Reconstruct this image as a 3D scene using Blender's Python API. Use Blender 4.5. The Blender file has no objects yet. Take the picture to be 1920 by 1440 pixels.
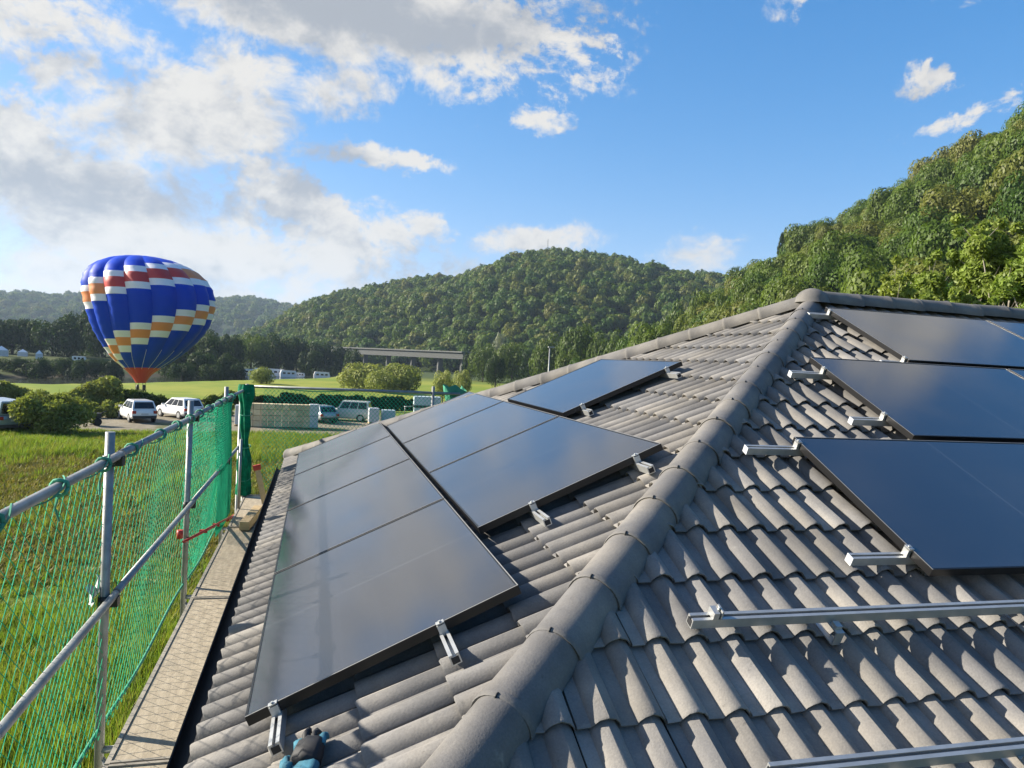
import bpy, bmesh, math, random
import numpy as np
from mathutils import Vector, Matrix

scene = bpy.context.scene
COL = scene.collection
rad = math.radians
H = 6.9                                     # height of the roof's hip peak above the field
# ------------------------------------------------------------------ camera
YAW, PIT, ROLL = rad(14.7206), rad(-1.7936), rad(2.9726)
CAM = np.array([-4.341, -5.887, H - 0.77])
F_ = np.array([math.sin(YAW) * math.cos(PIT), math.cos(YAW) * math.cos(PIT), math.sin(PIT)])
R_ = np.array([math.cos(YAW), -math.sin(YAW), 0.0])
U_ = np.cross(R_, F_)
R_, U_ = math.cos(ROLL) * R_ + math.sin(ROLL) * U_, -math.sin(ROLL) * R_ + math.cos(ROLL) * U_
FPX = 1386.1
cd = bpy.data.cameras.new("camera")
cam = bpy.data.objects.new("camera", cd)
COL.objects.link(cam)
cd.sensor_width = 36.0
cd.lens = 36.0 * FPX / 1920.0
cd.clip_start, cd.clip_end = 0.05, 20000.0
cam.matrix_world = Matrix(((R_[0], U_[0], -F_[0], CAM[0]), (R_[1], U_[1], -F_[1], CAM[1]), (R_[2], U_[2], -F_[2], CAM[2]), (0, 0, 0, 1)))
scene.camera = cam
# ------------------------------------------------------------------ view, sun
scene.view_settings.view_transform = 'Standard'
scene.view_settings.look = 'None'
scene.view_settings.gamma = 1.0
scene.view_settings.use_curve_mapping = False
scene.view_settings.exposure = 1.42
SUN_AZ, SUN_EL = rad(-67.0), rad(25.5)      # azimuth from +Y towards +X
SUN = Vector((math.cos(SUN_EL) * math.sin(SUN_AZ), math.cos(SUN_EL) * math.cos(SUN_AZ), math.sin(SUN_EL)))
sd = bpy.data.lights.new("sun", 'SUN')
sd.energy, sd.angle, sd.color = 5.0, rad(0.53), (1.0, 0.915, 0.78)
sun = bpy.data.objects.new("sun", sd)
COL.objects.link(sun)
sun.rotation_euler = SUN.to_track_quat('Z', 'Y').to_euler()


def ray(x, y):
    d = F_ * FPX + R_ * (x - 960) + U_ * (720 - y)
    return d / np.linalg.norm(d)


def azel(x, y):
    d = ray(x, y)
    return math.atan2(d[0], d[1]), math.asin(d[2])


def at(x, y, D):
    """the point seen at photo pixel (x, y) at plan distance D"""
    d = ray(x, y)
    return CAM + d / math.hypot(d[0], d[1]) * D


# ------------------------------------------------------------------ node helper
class NT:
    def __init__(s, tree):
        s.t = tree
        s.n = tree.nodes
        s.l = tree.links

    def node(s, typ, **kw):
        n = s.n.new(typ)
        for k, v in kw.items():
            setattr(n, k, v)
        return n

    def plug(s, sock, v):
        if hasattr(v, 'is_output'):
            s.l.new(v, sock)
        elif v is not None:
            if sock.type == 'RGBA' and not isinstance(v, (int, float)) and len(v) == 3:
                v = (*v, 1.0)
            sock.default_value = v

    def math(s, op, a, b=None, c=None, clamp=False):
        n = s.node('ShaderNodeMath', operation=op, use_clamp=clamp)
        s.plug(n.inputs[0], a)
        if b is not None: s.plug(n.inputs[1], b)
        if c is not None: s.plug(n.inputs[2], c)
        return n.outputs[0]

    def vmath(s, op, a, b=None):
        n = s.node('ShaderNodeVectorMath', operation=op)
        s.plug(n.inputs[0], a)
        if b is not None: s.plug(n.inputs[1], b)
        return n.outputs['Value'] if op in ('DOT_PRODUCT', 'LENGTH', 'DISTANCE') else n.outputs[0]

    def mix(s, f, a, b, blend='MIX'):
        n = s.node('ShaderNodeMix', data_type='RGBA', blend_type=blend)
        s.plug(n.inputs[0], f); s.plug(n.inputs[6], a); s.plug(n.inputs[7], b)
        return n.outputs[2]

    def noise(s, vec, scale, detail=4, rough=0.55, dist=0.0, out=0):
        n = s.node('ShaderNodeTexNoise')
        if vec is not None: s.plug(n.inputs['Vector'], vec)
        s.plug(n.inputs['Scale'], scale); s.plug(n.inputs['Detail'], detail)
        s.plug(n.inputs['Roughness'], rough); s.plug(n.inputs['Distortion'], dist)
        return n.outputs[out]

    def ramp(s, v, a, b, c=0.0, d=1.0, smooth=True):
        n = s.node('ShaderNodeMapRange', interpolation_type='SMOOTHSTEP' if smooth else 'LINEAR')
        s.plug(n.inputs[0], v); s.plug(n.inputs[1], a); s.plug(n.inputs[2], b); s.plug(n.inputs[3], c); s.plug(n.inputs[4], d)
        return n.outputs[0]

    def sep(s, v):
        n = s.node('ShaderNodeSeparateXYZ')
        s.plug(n.inputs[0], v)
        return n.outputs

    def comb(s, x, y, z):
        n = s.node('ShaderNodeCombineXYZ')
        s.plug(n.inputs[0], x); s.plug(n.inputs[1], y); s.plug(n.inputs[2], z)
        return n.outputs[0]


# ------------------------------------------------------------------ sky: Nishita with clouds
world = bpy.data.worlds.new("World")
scene.world = world
world.use_nodes = True
W = NT(world.node_tree)
W.n.clear()
sky = W.node('ShaderNodeTexSky', sky_type='NISHITA')
sky.sun_disc = False
sky.sun_elevation = SUN_EL
sky.sun_rotation = SUN_AZ
sky.altitude = 150
sky.air_density, sky.dust_density, sky.ozone_density = 1.0, 0.6, 1.6
tc = W.node('ShaderNodeTexCoord')
dirv = W.vmath('NORMALIZE', tc.outputs['Generated'])
dx, dy, dz = W.sep(dirv)
azn = W.math('ARCTAN2', dx, dy)
eln = W.math('ARCSINE', dz)
# noise lives on a cloud deck seen in perspective at height, and on the dome itself for billows
w1 = W.noise(dirv, 5.0, 3, 0.5, out=1)
warp = W.vmath('ADD', dirv, W.vmath('MULTIPLY', W.vmath('SUBTRACT', w1, (0.5, 0.5, 0.5)), (0.10, 0.10, 0.06)))
stretch = W.vmath('MULTIPLY', warp, (1.0, 1.0, 1.5))
n_big = W.noise(stretch, 6.5, 8, 0.60)
n_sun = W.noise(W.vmath('ADD', stretch, (SUN.x * 0.035, SUN.y * 0.035, 0.055)), 6.5, 6, 0.60)
n_fine = W.noise(stretch, 22.0, 6, 0.66)
n_tiny = W.noise(warp, 70.0, 4, 0.65)
n_soft = W.noise(dirv, 4.0, 2, 0.5)
# hand-placed cloud banks: x, y, rx, ry (photo pixels -> angles on the dome), tilt, weight
BANKS = [
    (610, 5, 440, 95, 0.0, 1.35), (860, 70, 140, 55, 0.5, 0.8), (1050, 20, 90, 60, 0.2, 0.55),
    (325, 215, 225, 110, 0.45, 1.25), (440, 145, 140, 95, 0.3, 1.0), (60, 45, 120, 60, 0.0, 0.95), (195, 60, 80, 45, -0.3, 0.85),
    (115, 122, 170, 62, 0.0, 0.92), (40, 255, 170, 100, 0.0, 1.05), (625, 165, 150, 58, 0.3, 0.90),
    (825, 145, 55, 48, 0.4, 0.85), (640, 292, 115, 26, 0.05, 0.80), (770, 305, 60, 22, 0.0, 0.72),
    (140, 350, 370, 85, 0.05, 1.25), (240, 445, 440, 75, 0.0, 1.0), (600, 405, 240, 70, -0.25, 1.1),
    (800, 428, 70, 32, -0.2, 0.8), (700, 500, 340, 55, 0.0, 0.85), (150, 520, 380, 55, 0.0, 0.95),
    (1005, 452, 120, 30, 0.15, 1.05), (1305, 478, 85, 42, 0.25, 1.1), (1740, 165, 52, 42, 0.3, 0.85),
    (1780, 228, 120, 24, 0.25, 0.60), (1890, 175, 110, 16, 0.35, 0.5), (1035, 230, 100, 32, -0.1, 0.62),
    (2040, -270, 140, 130, 0.0, 1.1), (1460, 15, 75, 34, 0.3, 0.5), (880, 235, 40, 16, 0.0, 0.4),
]
tot = None
for (x, y, rx, ry, tilt, wgt) in BANKS:
    a0, e0 = azel(x, y)
    u = W.math('MULTIPLY', W.math('SUBTRACT', azn, a0), math.cos(e0))
    v = W.math('SUBTRACT', eln, e0)
    t = tilt - ROLL
    c, s_ = math.cos(t), math.sin(t)
    uu = W.math('MULTIPLY', W.math('ADD', W.math('MULTIPLY', u, c), W.math('MULTIPLY', v, s_)), FPX / rx / 1.05)
    vv = W.math('MULTIPLY', W.math('SUBTRACT', W.math('MULTIPLY', v, c), W.math('MULTIPLY', u, s_)), FPX / ry / 1.05)
    q = W.math('ADD', W.math('MULTIPLY', uu, uu), W.math('MULTIPLY', vv, vv))
    g = W.math('MULTIPLY', W.math('EXPONENT', W.math('MULTIPLY', q, -0.9)), wgt)
    tot = g if tot is None else W.math('MAXIMUM', tot, g)
# the rest of the sky, outside those banks: the same broken cloud carries on round the dome
a_l, _ = azel(-60, 300)
a_r, _ = azel(2000, 300)
n_reg = W.noise(W.vmath('MULTIPLY', dirv, (1.0, 1.0, 1.3)), 1.9, 3, 0.5)
leftness = W.ramp(W.math('MULTIPLY', W.math('ADD', dx, W.math('MULTIPLY', dy, -0.25)), -1.0), -0.35, 0.75)
outside = W.math('MAXIMUM', W.ramp(eln, rad(27.5), rad(36)), W.math('SUBTRACT', 1.0, W.math('MULTIPLY', W.ramp(azn, a_l - 0.25, a_l), W.ramp(azn, a_r + 0.25, a_r))))
rest = W.math('MULTIPLY', outside, W.math('MULTIPLY', W.ramp(n_reg, 0.40, 0.62), W.math('ADD', 0.25, W.math('MULTIPLY', leftness, 0.75))))
tot = W.math('MAXIMUM', tot, rest)
dens = W.math('ADD', tot, W.math('ADD', W.math('MULTIPLY', W.math('SUBTRACT', n_big, 0.5), 1.6), W.math('MULTIPLY', W.math('ADD', W.math('SUBTRACT', n_fine, 0.5), W.math('MULTIPLY', W.math('SUBTRACT', n_tiny, 0.5), 0.55)), 1.30)))
have = W.ramp(tot, 0.05, 0.35)
alpha = W.math('MULTIPLY', W.ramp(dens, 0.40, W.math('ADD', W.ramp(eln, rad(9), rad(17), 0.88, 0.70), W.ramp(n_soft, 0.46, 0.66, 0.0, 0.38))), have)
light = W.math('ADD', W.math('MULTIPLY', W.math('SUBTRACT', n_big, n_sun), 2.2), W.math('MULTIPLY', W.math('SUBTRACT', n_fine, 0.5), 0.50))
thick = W.ramp(dens, 0.75, 1.75)
# the banks whose shaded undersides face this way
shade = None
for (x, y, rx, ry, wgt) in [(720, 15, 420, 70, 0.36), (1000, 40, 120, 60, 0.25), (530, 275, 170, 90, 0.45), (330, 385, 300, 50, 0.38), (160, 470, 300, 60, 0.22), (720, 470, 240, 60, 0.30), (90, 330, 170, 60, 0.20)]:
    a0, e0 = azel(x, y)
    uu = W.math('MULTIPLY', W.math('SUBTRACT', azn, a0), FPX / rx * math.cos(e0))
    vv = W.math('MULTIPLY', W.math('SUBTRACT', eln, e0), FPX / ry)
    g = W.math('MULTIPLY', W.math('EXPONENT', W.math('MULTIPLY', W.math('ADD', W.math('MULTIPLY', uu, uu), W.math('MULTIPLY', vv, vv)), -0.9)), wgt)
    shade = g if shade is None else W.math('MAXIMUM', shade, g)
bright = W.math('ADD', W.math('SUBTRACT', W.math('SUBTRACT', 0.90, shade), W.math('MULTIPLY', thick, 0.30)), light)
bright = W.math('MINIMUM', W.math('MAXIMUM', bright, 0.36), 1.0)
CL = 5.9
ccol = W.mix(W.ramp(bright, 0.35, 0.95), (0.50 * CL, 0.54 * CL, 0.60 * CL), (1.0 * CL, 0.97 * CL, 0.92 * CL))
hsv = W.node('ShaderNodeHueSaturation')
W.plug(hsv.inputs['Saturation'], 1.42); W.plug(hsv.inputs['Value'], 1.95)
W.plug(hsv.inputs['Color'], sky.outputs[0])
skyc = W.mix(1.0, hsv.outputs[0], (0.90, 1.0, 1.16), 'MULTIPLY')
skyc = W.vmath('DIVIDE', skyc, W.vmath('ADD', W.vmath('MULTIPLY', skyc, (1 / 10.0, 1 / 11.0, 1 / 17.0)), (1.0, 1.0, 1.0)))
skyf = W.mix(alpha, skyc, ccol)
bg = W.node('ShaderNodeBackground')
W.plug(bg.inputs[0], skyf)
bg.inputs[1].default_value = 0.0525
wo = W.node('ShaderNodeOutputWorld')
W.l.new(bg.outputs[0], wo.inputs[0])
scene.cycles.max_bounces = 6
scene.cycles.diffuse_bounces = 3
scene.cycles.glossy_bounces = 3
scene.cycles.transparent_max_bounces = 8
scene.cycles.volume_bounces = 0
scene.cycles.use_denoising = True
scene.cycles.sample_clamp_indirect = 6.0
scene.render.film_transparent = False


# ------------------------------------------------------------------ materials
def mat(name, color=(0.5, 0.5, 0.5), rough=0.6, metal=0.0, spec=0.5, var=0.0, vscale=8.0, bump=0.0, bscale=40.0, coat=0.0, per=0.0, build=None, K=0.72):
    m = bpy.data.materials.new(name)
    m.use_nodes = True
    T = NT(m.node_tree)
    b = T.n['Principled BSDF']
    b.inputs['Roughness'].default_value = rough
    b.inputs['Metallic'].default_value = metal
    b.inputs['Specular IOR Level'].default_value = spec
    b.inputs['Coat Weight'].default_value = coat
    tcn = T.node('ShaderNodeTexCoord')
    pos = tcn.outputs['Object']
    if build is None: color = tuple(v * K for v in color)
    c = (*color, 1.0)
    b.inputs['Base Color'].default_value = c
    col = None
    if var > 0:
        n = T.noise(pos, vscale, 5, 0.6)
        lo = tuple(v * (1 - var) for v in color)
        hi = tuple(min(1, v * (1 + var)) for v in color)
        col = T.mix(T.ramp(n, 0.3, 0.7), lo, hi)
    if per > 0:
        oi = T.node('ShaderNodeObjectInfo')
        f = T.ramp(oi.outputs['Random'], 0, 1, 1 - per, 1 + per, smooth=False)
        col = T.mix(1.0, col if col is not None else c, T.comb(f, f, f), 'MULTIPLY')
    if build:
        col = build(T, pos, col if col is not None else c, b)
        col = T.mix(1.0, col, (K, K, K), 'MULTIPLY')
    if col is not None:
        T.plug(b.inputs['Base Color'], col)
    if bump > 0:
        bn = T.node('ShaderNodeBump')
        bn.inputs['Strength'].default_value = bump
        bn.inputs['Distance'].default_value = 0.01
        T.plug(bn.inputs['Height'], T.noise(pos, bscale, 5, 0.6))
        T.l.new(bn.outputs[0], b.inputs['Normal'])
    return m


def leaf_mat(name, ca, cb, cc=None, trans=0.35, island=True):
    m = bpy.data.materials.new(name)
    m.use_nodes = True
    T = NT(m.node_tree)
    T.n.remove(T.n['Principled BSDF'])
    oi = T.node('ShaderNodeObjectInfo')
    col = T.mix(oi.outputs['Random'], ca, cb)
    if cc:
        col = T.mix(T.ramp(T.math('FRACT', T.math('MULTIPLY', oi.outputs['Random'], 7.31)), 0.55, 1.0), col, cc)
    if island:
        ge = T.node('ShaderNodeNewGeometry')
        f = T.ramp(ge.outputs['Random Per Island'], 0, 1, 0.7, 1.3, smooth=False)
        col = T.mix(1.0, col, T.comb(f, f, T.math('MULTIPLY', f, 0.9)), 'MULTIPLY')
    col = T.mix(1.0, col, (0.72, 0.72, 0.72), 'MULTIPLY')
    d = T.node('ShaderNodeBsdfDiffuse')
    T.plug(d.inputs[0], col)
    tr = T.node('ShaderNodeBsdfTranslucent')
    T.plug(tr.inputs[0], T.mix(1.0, col, (1.15, 1.2, 0.6), 'MULTIPLY'))
    mx = T.node('ShaderNodeMixShader')
    mx.inputs[0].default_value = trans
    T.l.new(d.outputs[0], mx.inputs[1]); T.l.new(tr.outputs[0], mx.inputs[2])
    gl = T.node('ShaderNodeBsdfGlossy')
    gl.inputs['Roughness'].default_value = 0.5
    gl.inputs[0].default_value = (1, 1, 1, 1)
    mx2 = T.node('ShaderNodeMixShader')
    mx2.inputs[0].default_value = 0.012
    T.l.new(mx.outputs[0], mx2.inputs[1]); T.l.new(gl.outputs[0], mx2.inputs[2])
    T.l.new(mx2.outputs[0], T.n['Material Output'].inputs[0])
    return m


def tile_build(T, pos, col, b):
    ge = T.node('ShaderNodeNewGeometry')
    p = ge.outputs['Position']
    st = T.noise(p, 3.0, 6, 0.65)
    col = T.mix(T.ramp(st, 0.35, 0.7, 0.0, 0.5), col, (0.15, 0.143, 0.135))
    dust = T.ramp(T.noise(p, 9.0, 5, 0.7, 0.4), 0.60, 0.76, 0.0, 0.5)
    col = T.mix(dust, col, (0.38, 0.36, 0.32))
    dark = T.ramp(T.noise(p, 26.0, 5, 0.7), 0.62, 0.75, 0.0, 0.5)
    col = T.mix(dark, col, (0.09, 0.088, 0.085))
    gr = T.noise(p, 130.0, 3, 0.7)
    col = T.mix(1.0, col, T.mix(T.ramp(gr, 0.3, 0.7), (0.91, 0.91, 0.91), (1.09, 1.09, 1.08)), 'MULTIPLY')
    blot = T.ramp(T.noise(p, 1.7, 4, 0.6), 0.42, 0.62)
    col = T.mix(1.0, col, T.mix(blot, (0.82, 0.83, 0.86), (1.10, 1.07, 1.02)), 'MULTIPLY')
    lich = T.math('MULTIPLY', T.ramp(T.noise(p, 17.0, 4, 0.75, 0.6), 0.70, 0.76), T.ramp(T.noise(p, 2.6, 2, 0.5), 0.52, 0.62))
    col = T.mix(T.math('MULTIPLY', lich, 0.7), col, (0.46, 0.41, 0.27))
    ri = T.ramp(ge.outputs['Random Per Island'], 0, 1, 0.86, 1.14, smooth=False)
    col = T.mix(1.0, col, T.comb(ri, ri, ri), 'MULTIPLY')
    return col


M = {}
M['tile'] = mat("concrete_tile", (0.278, 0.266, 0.250), 0.80, spec=0.25, var=0.12, vscale=5, bump=0.2, bscale=140, per=0.20, build=tile_build)
M['hip'] = mat("concrete_hip_tile", (0.205, 0.196, 0.184), 0.74, spec=0.3, var=0.14, vscale=6, bump=0.2, bscale=120, per=0.10, build=tile_build)
M['underlay'] = mat("dark_underlay", (0.02, 0.02, 0.022), 0.9)
M['alu'] = mat("aluminium", (0.60, 0.61, 0.60), 0.42, metal=0.6, var=0.08, vscale=20)
M['galv'] = mat("galvanised_steel", (0.36, 0.37, 0.36), 0.5, metal=0.45, var=0.18, vscale=9, bump=0.1, bscale=90)
M['steel_dark'] = mat("dark_fitting", (0.05, 0.05, 0.05), 0.5, metal=0.6)
M['black_frame'] = mat("black_anodised", (0.012, 0.012, 0.013), 0.38, metal=0.3)
M['edge'] = mat("sun_glint_edge", (0.34, 0.33, 0.31), 0.4, metal=0.3)  # pale tone standing for sun glint on the black frame


def panel_build(T, pos, col, b):
    # cell grid: fine silvery seams between half cells, printed flat behind the glass
    x, y, z = T.sep(pos)

    def line(c, n, size, w):
        f = T.math('FRACT', T.math('ADD', T.math('MULTIPLY', c, n / size), 0.5))
        dlt = T.math('ABSOLUTE', T.math('SUBTRACT', f, 0.5))
        return T.math('LESS_THAN', dlt, w * n / size)
    l1 = line(x, 18.0, 1.68, 0.0012)
    l2 = line(y, 6.0, 1.03, 0.0012)
    mid = T.math('LESS_THAN', T.math('ABSOLUTE', x), 0.006)
    ln = T.math('MAXIMUM', T.math('MULTIPLY', T.math('MAXIMUM', l1, l2), 0.28), T.math('MULTIPLY', mid, 0.7))
    dirt = T.noise(T.node('ShaderNodeNewGeometry').outputs['Position'], 1.6, 2, 0.5)
    T.plug(b.inputs['Roughness'], T.ramp(dirt, 0.3, 0.75, 0.11, 0.17))
    base = T.mix(ln, (0.006, 0.008, 0.016), (0.06, 0.065, 0.075))
    b.inputs['IOR'].default_value = 2.2
    return T.mix(T.ramp(dirt, 0.35, 0.85, 0.09, 0.17), base, (0.20, 0.186, 0.166))


M['glass_pv'] = mat("panel_glass", (0.006, 0.008, 0.016), 0.14, spec=0.5, coat=0.0, build=panel_build)
M['gutter'] = mat("shade_black_gutter", (0.014, 0.015, 0.017), 0.65, spec=0.25, var=0.2)  # near black: the shade of the eaves gap is in the colour
M['render'] = mat("white_render", (0.72, 0.70, 0.66), 0.9, var=0.06)
M['net'] = mat("green_net", (0.030, 0.52, 0.28), 0.8, spec=0.08, var=0.2, vscale=3)
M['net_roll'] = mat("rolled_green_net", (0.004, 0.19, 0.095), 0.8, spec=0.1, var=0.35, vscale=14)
M['net_pale'] = mat("pale_green_cord", (0.09, 0.36, 0.23), 0.7, spec=0.15, var=0.2, vscale=5)


def plank_build(T, pos, col, b):
    x, y, z = T.sep(pos)
    sp = T.noise(T.comb(T.math('MULTIPLY', x, 9.0), T.math('MULTIPLY', y, 1.3), z), 3.0, 6, 0.7)
    col = T.mix(T.ramp(sp, 0.35, 0.7), (0.40, 0.335, 0.235), (0.58, 0.49, 0.35))
    dirt = T.ramp(T.noise(pos, 5.5, 5, 0.7), 0.52, 0.72, 0, 0.6)
    return T.mix(dirt, col, (0.27, 0.235, 0.18))


M['plank'] = mat("weathered_deck", (0.4, 0.36, 0.29), 0.75, bump=0.2, bscale=60, build=plank_build)
M['wood'] = mat("pale_timber", (0.60, 0.44, 0.24), 0.7, var=0.15, vscale=10)
M['red'] = mat("red_paint", (0.55, 0.045, 0.03), 0.5, var=0.15)
M['teal'] = mat("teal_plastic", (0.02, 0.11, 0.16), 0.5)
M['rubber'] = mat("black_rubber", (0.012, 0.013, 0.016), 0.7)
M['steel'] = mat("bright_steel", (0.7, 0.7, 0.7), 0.25, metal=1.0)
M['bark'] = mat("bark", (0.10, 0.08, 0.06), 0.9, var=0.3, vscale=3)
M['bark_pale'] = mat("pale_bark", (0.30, 0.27, 0.22), 0.9, var=0.3, vscale=3)
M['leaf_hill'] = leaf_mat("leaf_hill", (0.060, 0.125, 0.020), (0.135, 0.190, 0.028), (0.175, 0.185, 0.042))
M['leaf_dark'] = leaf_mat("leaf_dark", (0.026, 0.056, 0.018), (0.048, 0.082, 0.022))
M['leaf_mid'] = leaf_mat("leaf_mid", (0.080, 0.130, 0.024), (0.120, 0.165, 0.032))
M['leaf_bright'] = leaf_mat("leaf_bright", (0.235, 0.33, 0.065), (0.33, 0.39, 0.10), trans=0.42)
M['leaf_olive'] = leaf_mat("leaf_olive", (0.27, 0.31, 0.085), (0.38, 0.40, 0.13))
M['leaf_pale'] = leaf_mat("leaf_pale", (0.30, 0.33, 0.27), (0.38, 0.40, 0.33))
M['grass'] = leaf_mat("grass_blade", (0.165, 0.275, 0.038), (0.265, 0.335, 0.050), (0.34, 0.31, 0.09), trans=0.4)
M['weed'] = leaf_mat("weed_blade", (0.27, 0.235, 0.075), (0.20, 0.21, 0.05), (0.30, 0.24, 0.11), trans=0.3)
M['white_paint'] = mat("white_car_paint", (0.80, 0.80, 0.79), 0.3, coat=0.6, K=0.9)
M['silver_paint'] = mat("silver_car_paint", (0.50, 0.53, 0.55), 0.3, metal=0.4, coat=0.6)
M['blue_paint'] = mat("blue_grey_car_paint", (0.22, 0.32, 0.42), 0.3, metal=0.4, coat=0.6)
M['cream_paint'] = mat("cream_car_paint", (0.66, 0.68, 0.60), 0.35, coat=0.5)
M['car_glass'] = mat("dark_car_glass", (0.012, 0.015, 0.018), 0.08, spec=0.6)
M['tyre'] = mat("tyre", (0.02, 0.02, 0.02), 0.85)
M['tail'] = mat("tail_light", (0.45, 0.02, 0.02), 0.25)
M['lamp'] = mat("head_light", (0.8, 0.8, 0.78), 0.15)
M['trim'] = mat("dark_trim", (0.03, 0.03, 0.032), 0.6)
M['tarp'] = mat("pale_blue_tarpaulin", (0.55, 0.66, 0.70), 0.55, var=0.08, vscale=1)
M['concrete'] = mat("bridge_concrete", (0.115, 0.12, 0.11), 0.85, var=0.12, vscale=0.1)
M['yellow_board'] = mat("pale_yellow_board", (0.80, 0.64, 0.38), 0.75, var=0.12, vscale=1.5, per=0.2)
M['wrap'] = mat("white_wrap", (0.66, 0.68, 0.70), 0.4, var=0.08, vscale=2)
M['bal_blue'] = mat("balloon_blue", (0.0, 0.050, 0.50), 0.55, spec=0.12, K=0.9)
M['cloth_teal'] = mat("teal_cloth", (0.045, 0.20, 0.28), 0.85, var=0.25, vscale=30)
M['concrete_shade'] = mat("bridge_shade", (0.085, 0.09, 0.085), 0.9)  # dark tone stands for the shade under the bridge
M['bal_white'] = mat("balloon_white", (0.80, 0.76, 0.80), 0.5, K=0.95)
M['bal_orange'] = mat("balloon_orange", (0.80, 0.26, 0.085), 0.5, K=0.9)
M['bal_red'] = mat("balloon_red", (0.55, 0.035, 0.03), 0.5, K=0.9)
M['wicker'] = mat("wicker", (0.22, 0.13, 0.06), 0.8, var=0.3, vscale=20)


def mtube(m):
    return M[m]


# ------------------------------------------------------------------ object helpers
def empty(name, label, cat, loc=(0, 0, 0), rz=0.0, group=None):
    o = bpy.data.objects.new(name, None)
    COL.objects.link(o)
    o.location = loc
    o.rotation_euler = (0, 0, rz)
    o.empty_display_size = 0.1
    o['label'] = label
    o['category'] = cat
    if group: o['group'] = group
    return o


def tag(o, label, cat, group=None, kind=None):
    o['label'] = label
    o['category'] = cat
    if group: o['group'] = group
    if kind: o['kind'] = kind
    return o


def link(name, me, parent=None, m=None):
    o = bpy.data.objects.new(name, me)
    COL.objects.link(o)
    if parent is not None: o.parent = parent
    if m is not None:
        for k in (m if isinstance(m, (list, tuple)) else [m]):
            me.materials.append(k)
    return o


def raw_mesh(name, V, faces, smooth=False):
    """fast mesh from a vertex array and an (n, k) face array"""
    V = np.asarray(V, dtype=np.float32)
    Fa = np.asarray(faces, dtype=np.int32)
    me = bpy.data.meshes.new(name)
    n, k = Fa.shape
    me.vertices.add(len(V)); me.vertices.foreach_set('co', V.ravel())
    me.loops.add(n * k); me.loops.foreach_set('vertex_index', Fa.ravel())
    me.polygons.add(n)
    me.polygons.foreach_set('loop_start', np.arange(0, n * k, k, dtype=np.int32))
    if smooth: me.polygons.foreach_set('use_smooth', np.ones(n, dtype=bool))
    me.update(calc_edges=True)
    return me


class MB:
    """collects shapes into one mesh"""
    def __init__(s):
        s.v, s.f, s.mi, s.sm = [], [], [], []
        s.m = 0

    def quad(s, *pts):
        i = len(s.v)
        s.v += [tuple(p) for p in pts]
        s.f.append(tuple(range(i, i + len(pts)))); s.mi.append(s.m); s.sm.append(False)

    def box(s, c, d, M3=None):
        c = Vector(c); hx, hy, hz = d[0] / 2, d[1] / 2, d[2] / 2
        i = len(s.v)
        for sx, sy, sz in ((-1, -1, -1), (1, -1, -1), (1, 1, -1), (-1, 1, -1), (-1, -1, 1), (1, -1, 1), (1, 1, 1), (-1, 1, 1)):
            p = Vector((sx * hx, sy * hy, sz * hz))
            if M3 is not None: p = M3 @ p
            s.v.append(tuple(c + p))
        for f in ((0, 3, 2, 1), (4, 5, 6, 7), (0, 1, 5, 4), (1, 2, 6, 5), (2, 3, 7, 6), (3, 0, 4, 7)):
            s.f.append(tuple(i + k for k in f)); s.mi.append(s.m); s.sm.append(False)

    def bbox(s, a, b):
        s.box([(a[k] + b[k]) / 2 for k in range(3)], [abs(b[k] - a[k]) for k in range(3)])

    def tube(s, pts, r, n=8, cap=True):
        pts = [Vector(p) for p in pts]
        rs = r if isinstance(r, (list, tuple)) else [r] * len(pts)
        base = len(s.v)
        prev = None
        for k, p in enumerate(pts):
            d = (pts[min(k + 1, len(pts) - 1)] - pts[max(k - 1, 0)]).normalized()
            a = Vector((0, 0, 1)) if abs(d.z) < 0.9 else Vector((1, 0, 0))
            x = d.cross(a).normalized() if prev is None else (prev - d * prev.dot(d)).normalized()
            prev = x
            y = d.cross(x)
            for j in range(n):
                t = 2 * math.pi * j / n
                s.v.append(tuple(p + (x * math.cos(t) + y * math.sin(t)) * rs[k]))
        for k in range(len(pts) - 1):
            for j in range(n):
                a = base + k * n + j; b = base + k * n + (j + 1) % n
                s.f.append((a, b, b + n, a + n)); s.mi.append(s.m); s.sm.append(n > 4)
        if cap:
            s.f.append(tuple(base + j for j in range(n))[::-1]); s.mi.append(s.m); s.sm.append(False)
            e = base + (len(pts) - 1) * n
            s.f.append(tuple(e + j for j in range(n))); s.mi.append(s.m); s.sm.append(False)

    def grid(s, P, smooth=True):
        """P: (a, b, 3) array"""
        a, b = P.shape[:2]
        i = len(s.v)
        s.v += [tuple(p) for p in P.reshape(-1, 3)]
        for r in range(a - 1):
            for c in range(b - 1):
                s.f.append((i + r * b + c, i + r * b + c + 1, i + (r + 1) * b + c + 1, i + (r + 1) * b + c))
                s.mi.append(s.m); s.sm.append(smooth)

    def mesh(s, name):
        me = bpy.data.meshes.new(name)
        me.from_pydata(s.v, [], s.f)
        me.polygons.foreach_set('material_index', s.mi)
        me.polygons.foreach_set('use_smooth', s.sm)
        me.update()
        return me

    def build(s, name, m, parent=None, bevel=0.0):
        o = link(name, s.mesh(name), parent, m)
        if bevel > 0:
            md = o.modifiers.new('edge', 'BEVEL')
            md.width = bevel; md.segments = 2; md.limit_method = 'ANGLE'
        return o


def copy_tree(o, parent=None):
    c = o.copy()
    COL.objects.link(c)
    if parent is not None: c.parent = parent
    for ch in list(o.children):
        copy_tree(ch, c)
    return c


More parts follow.
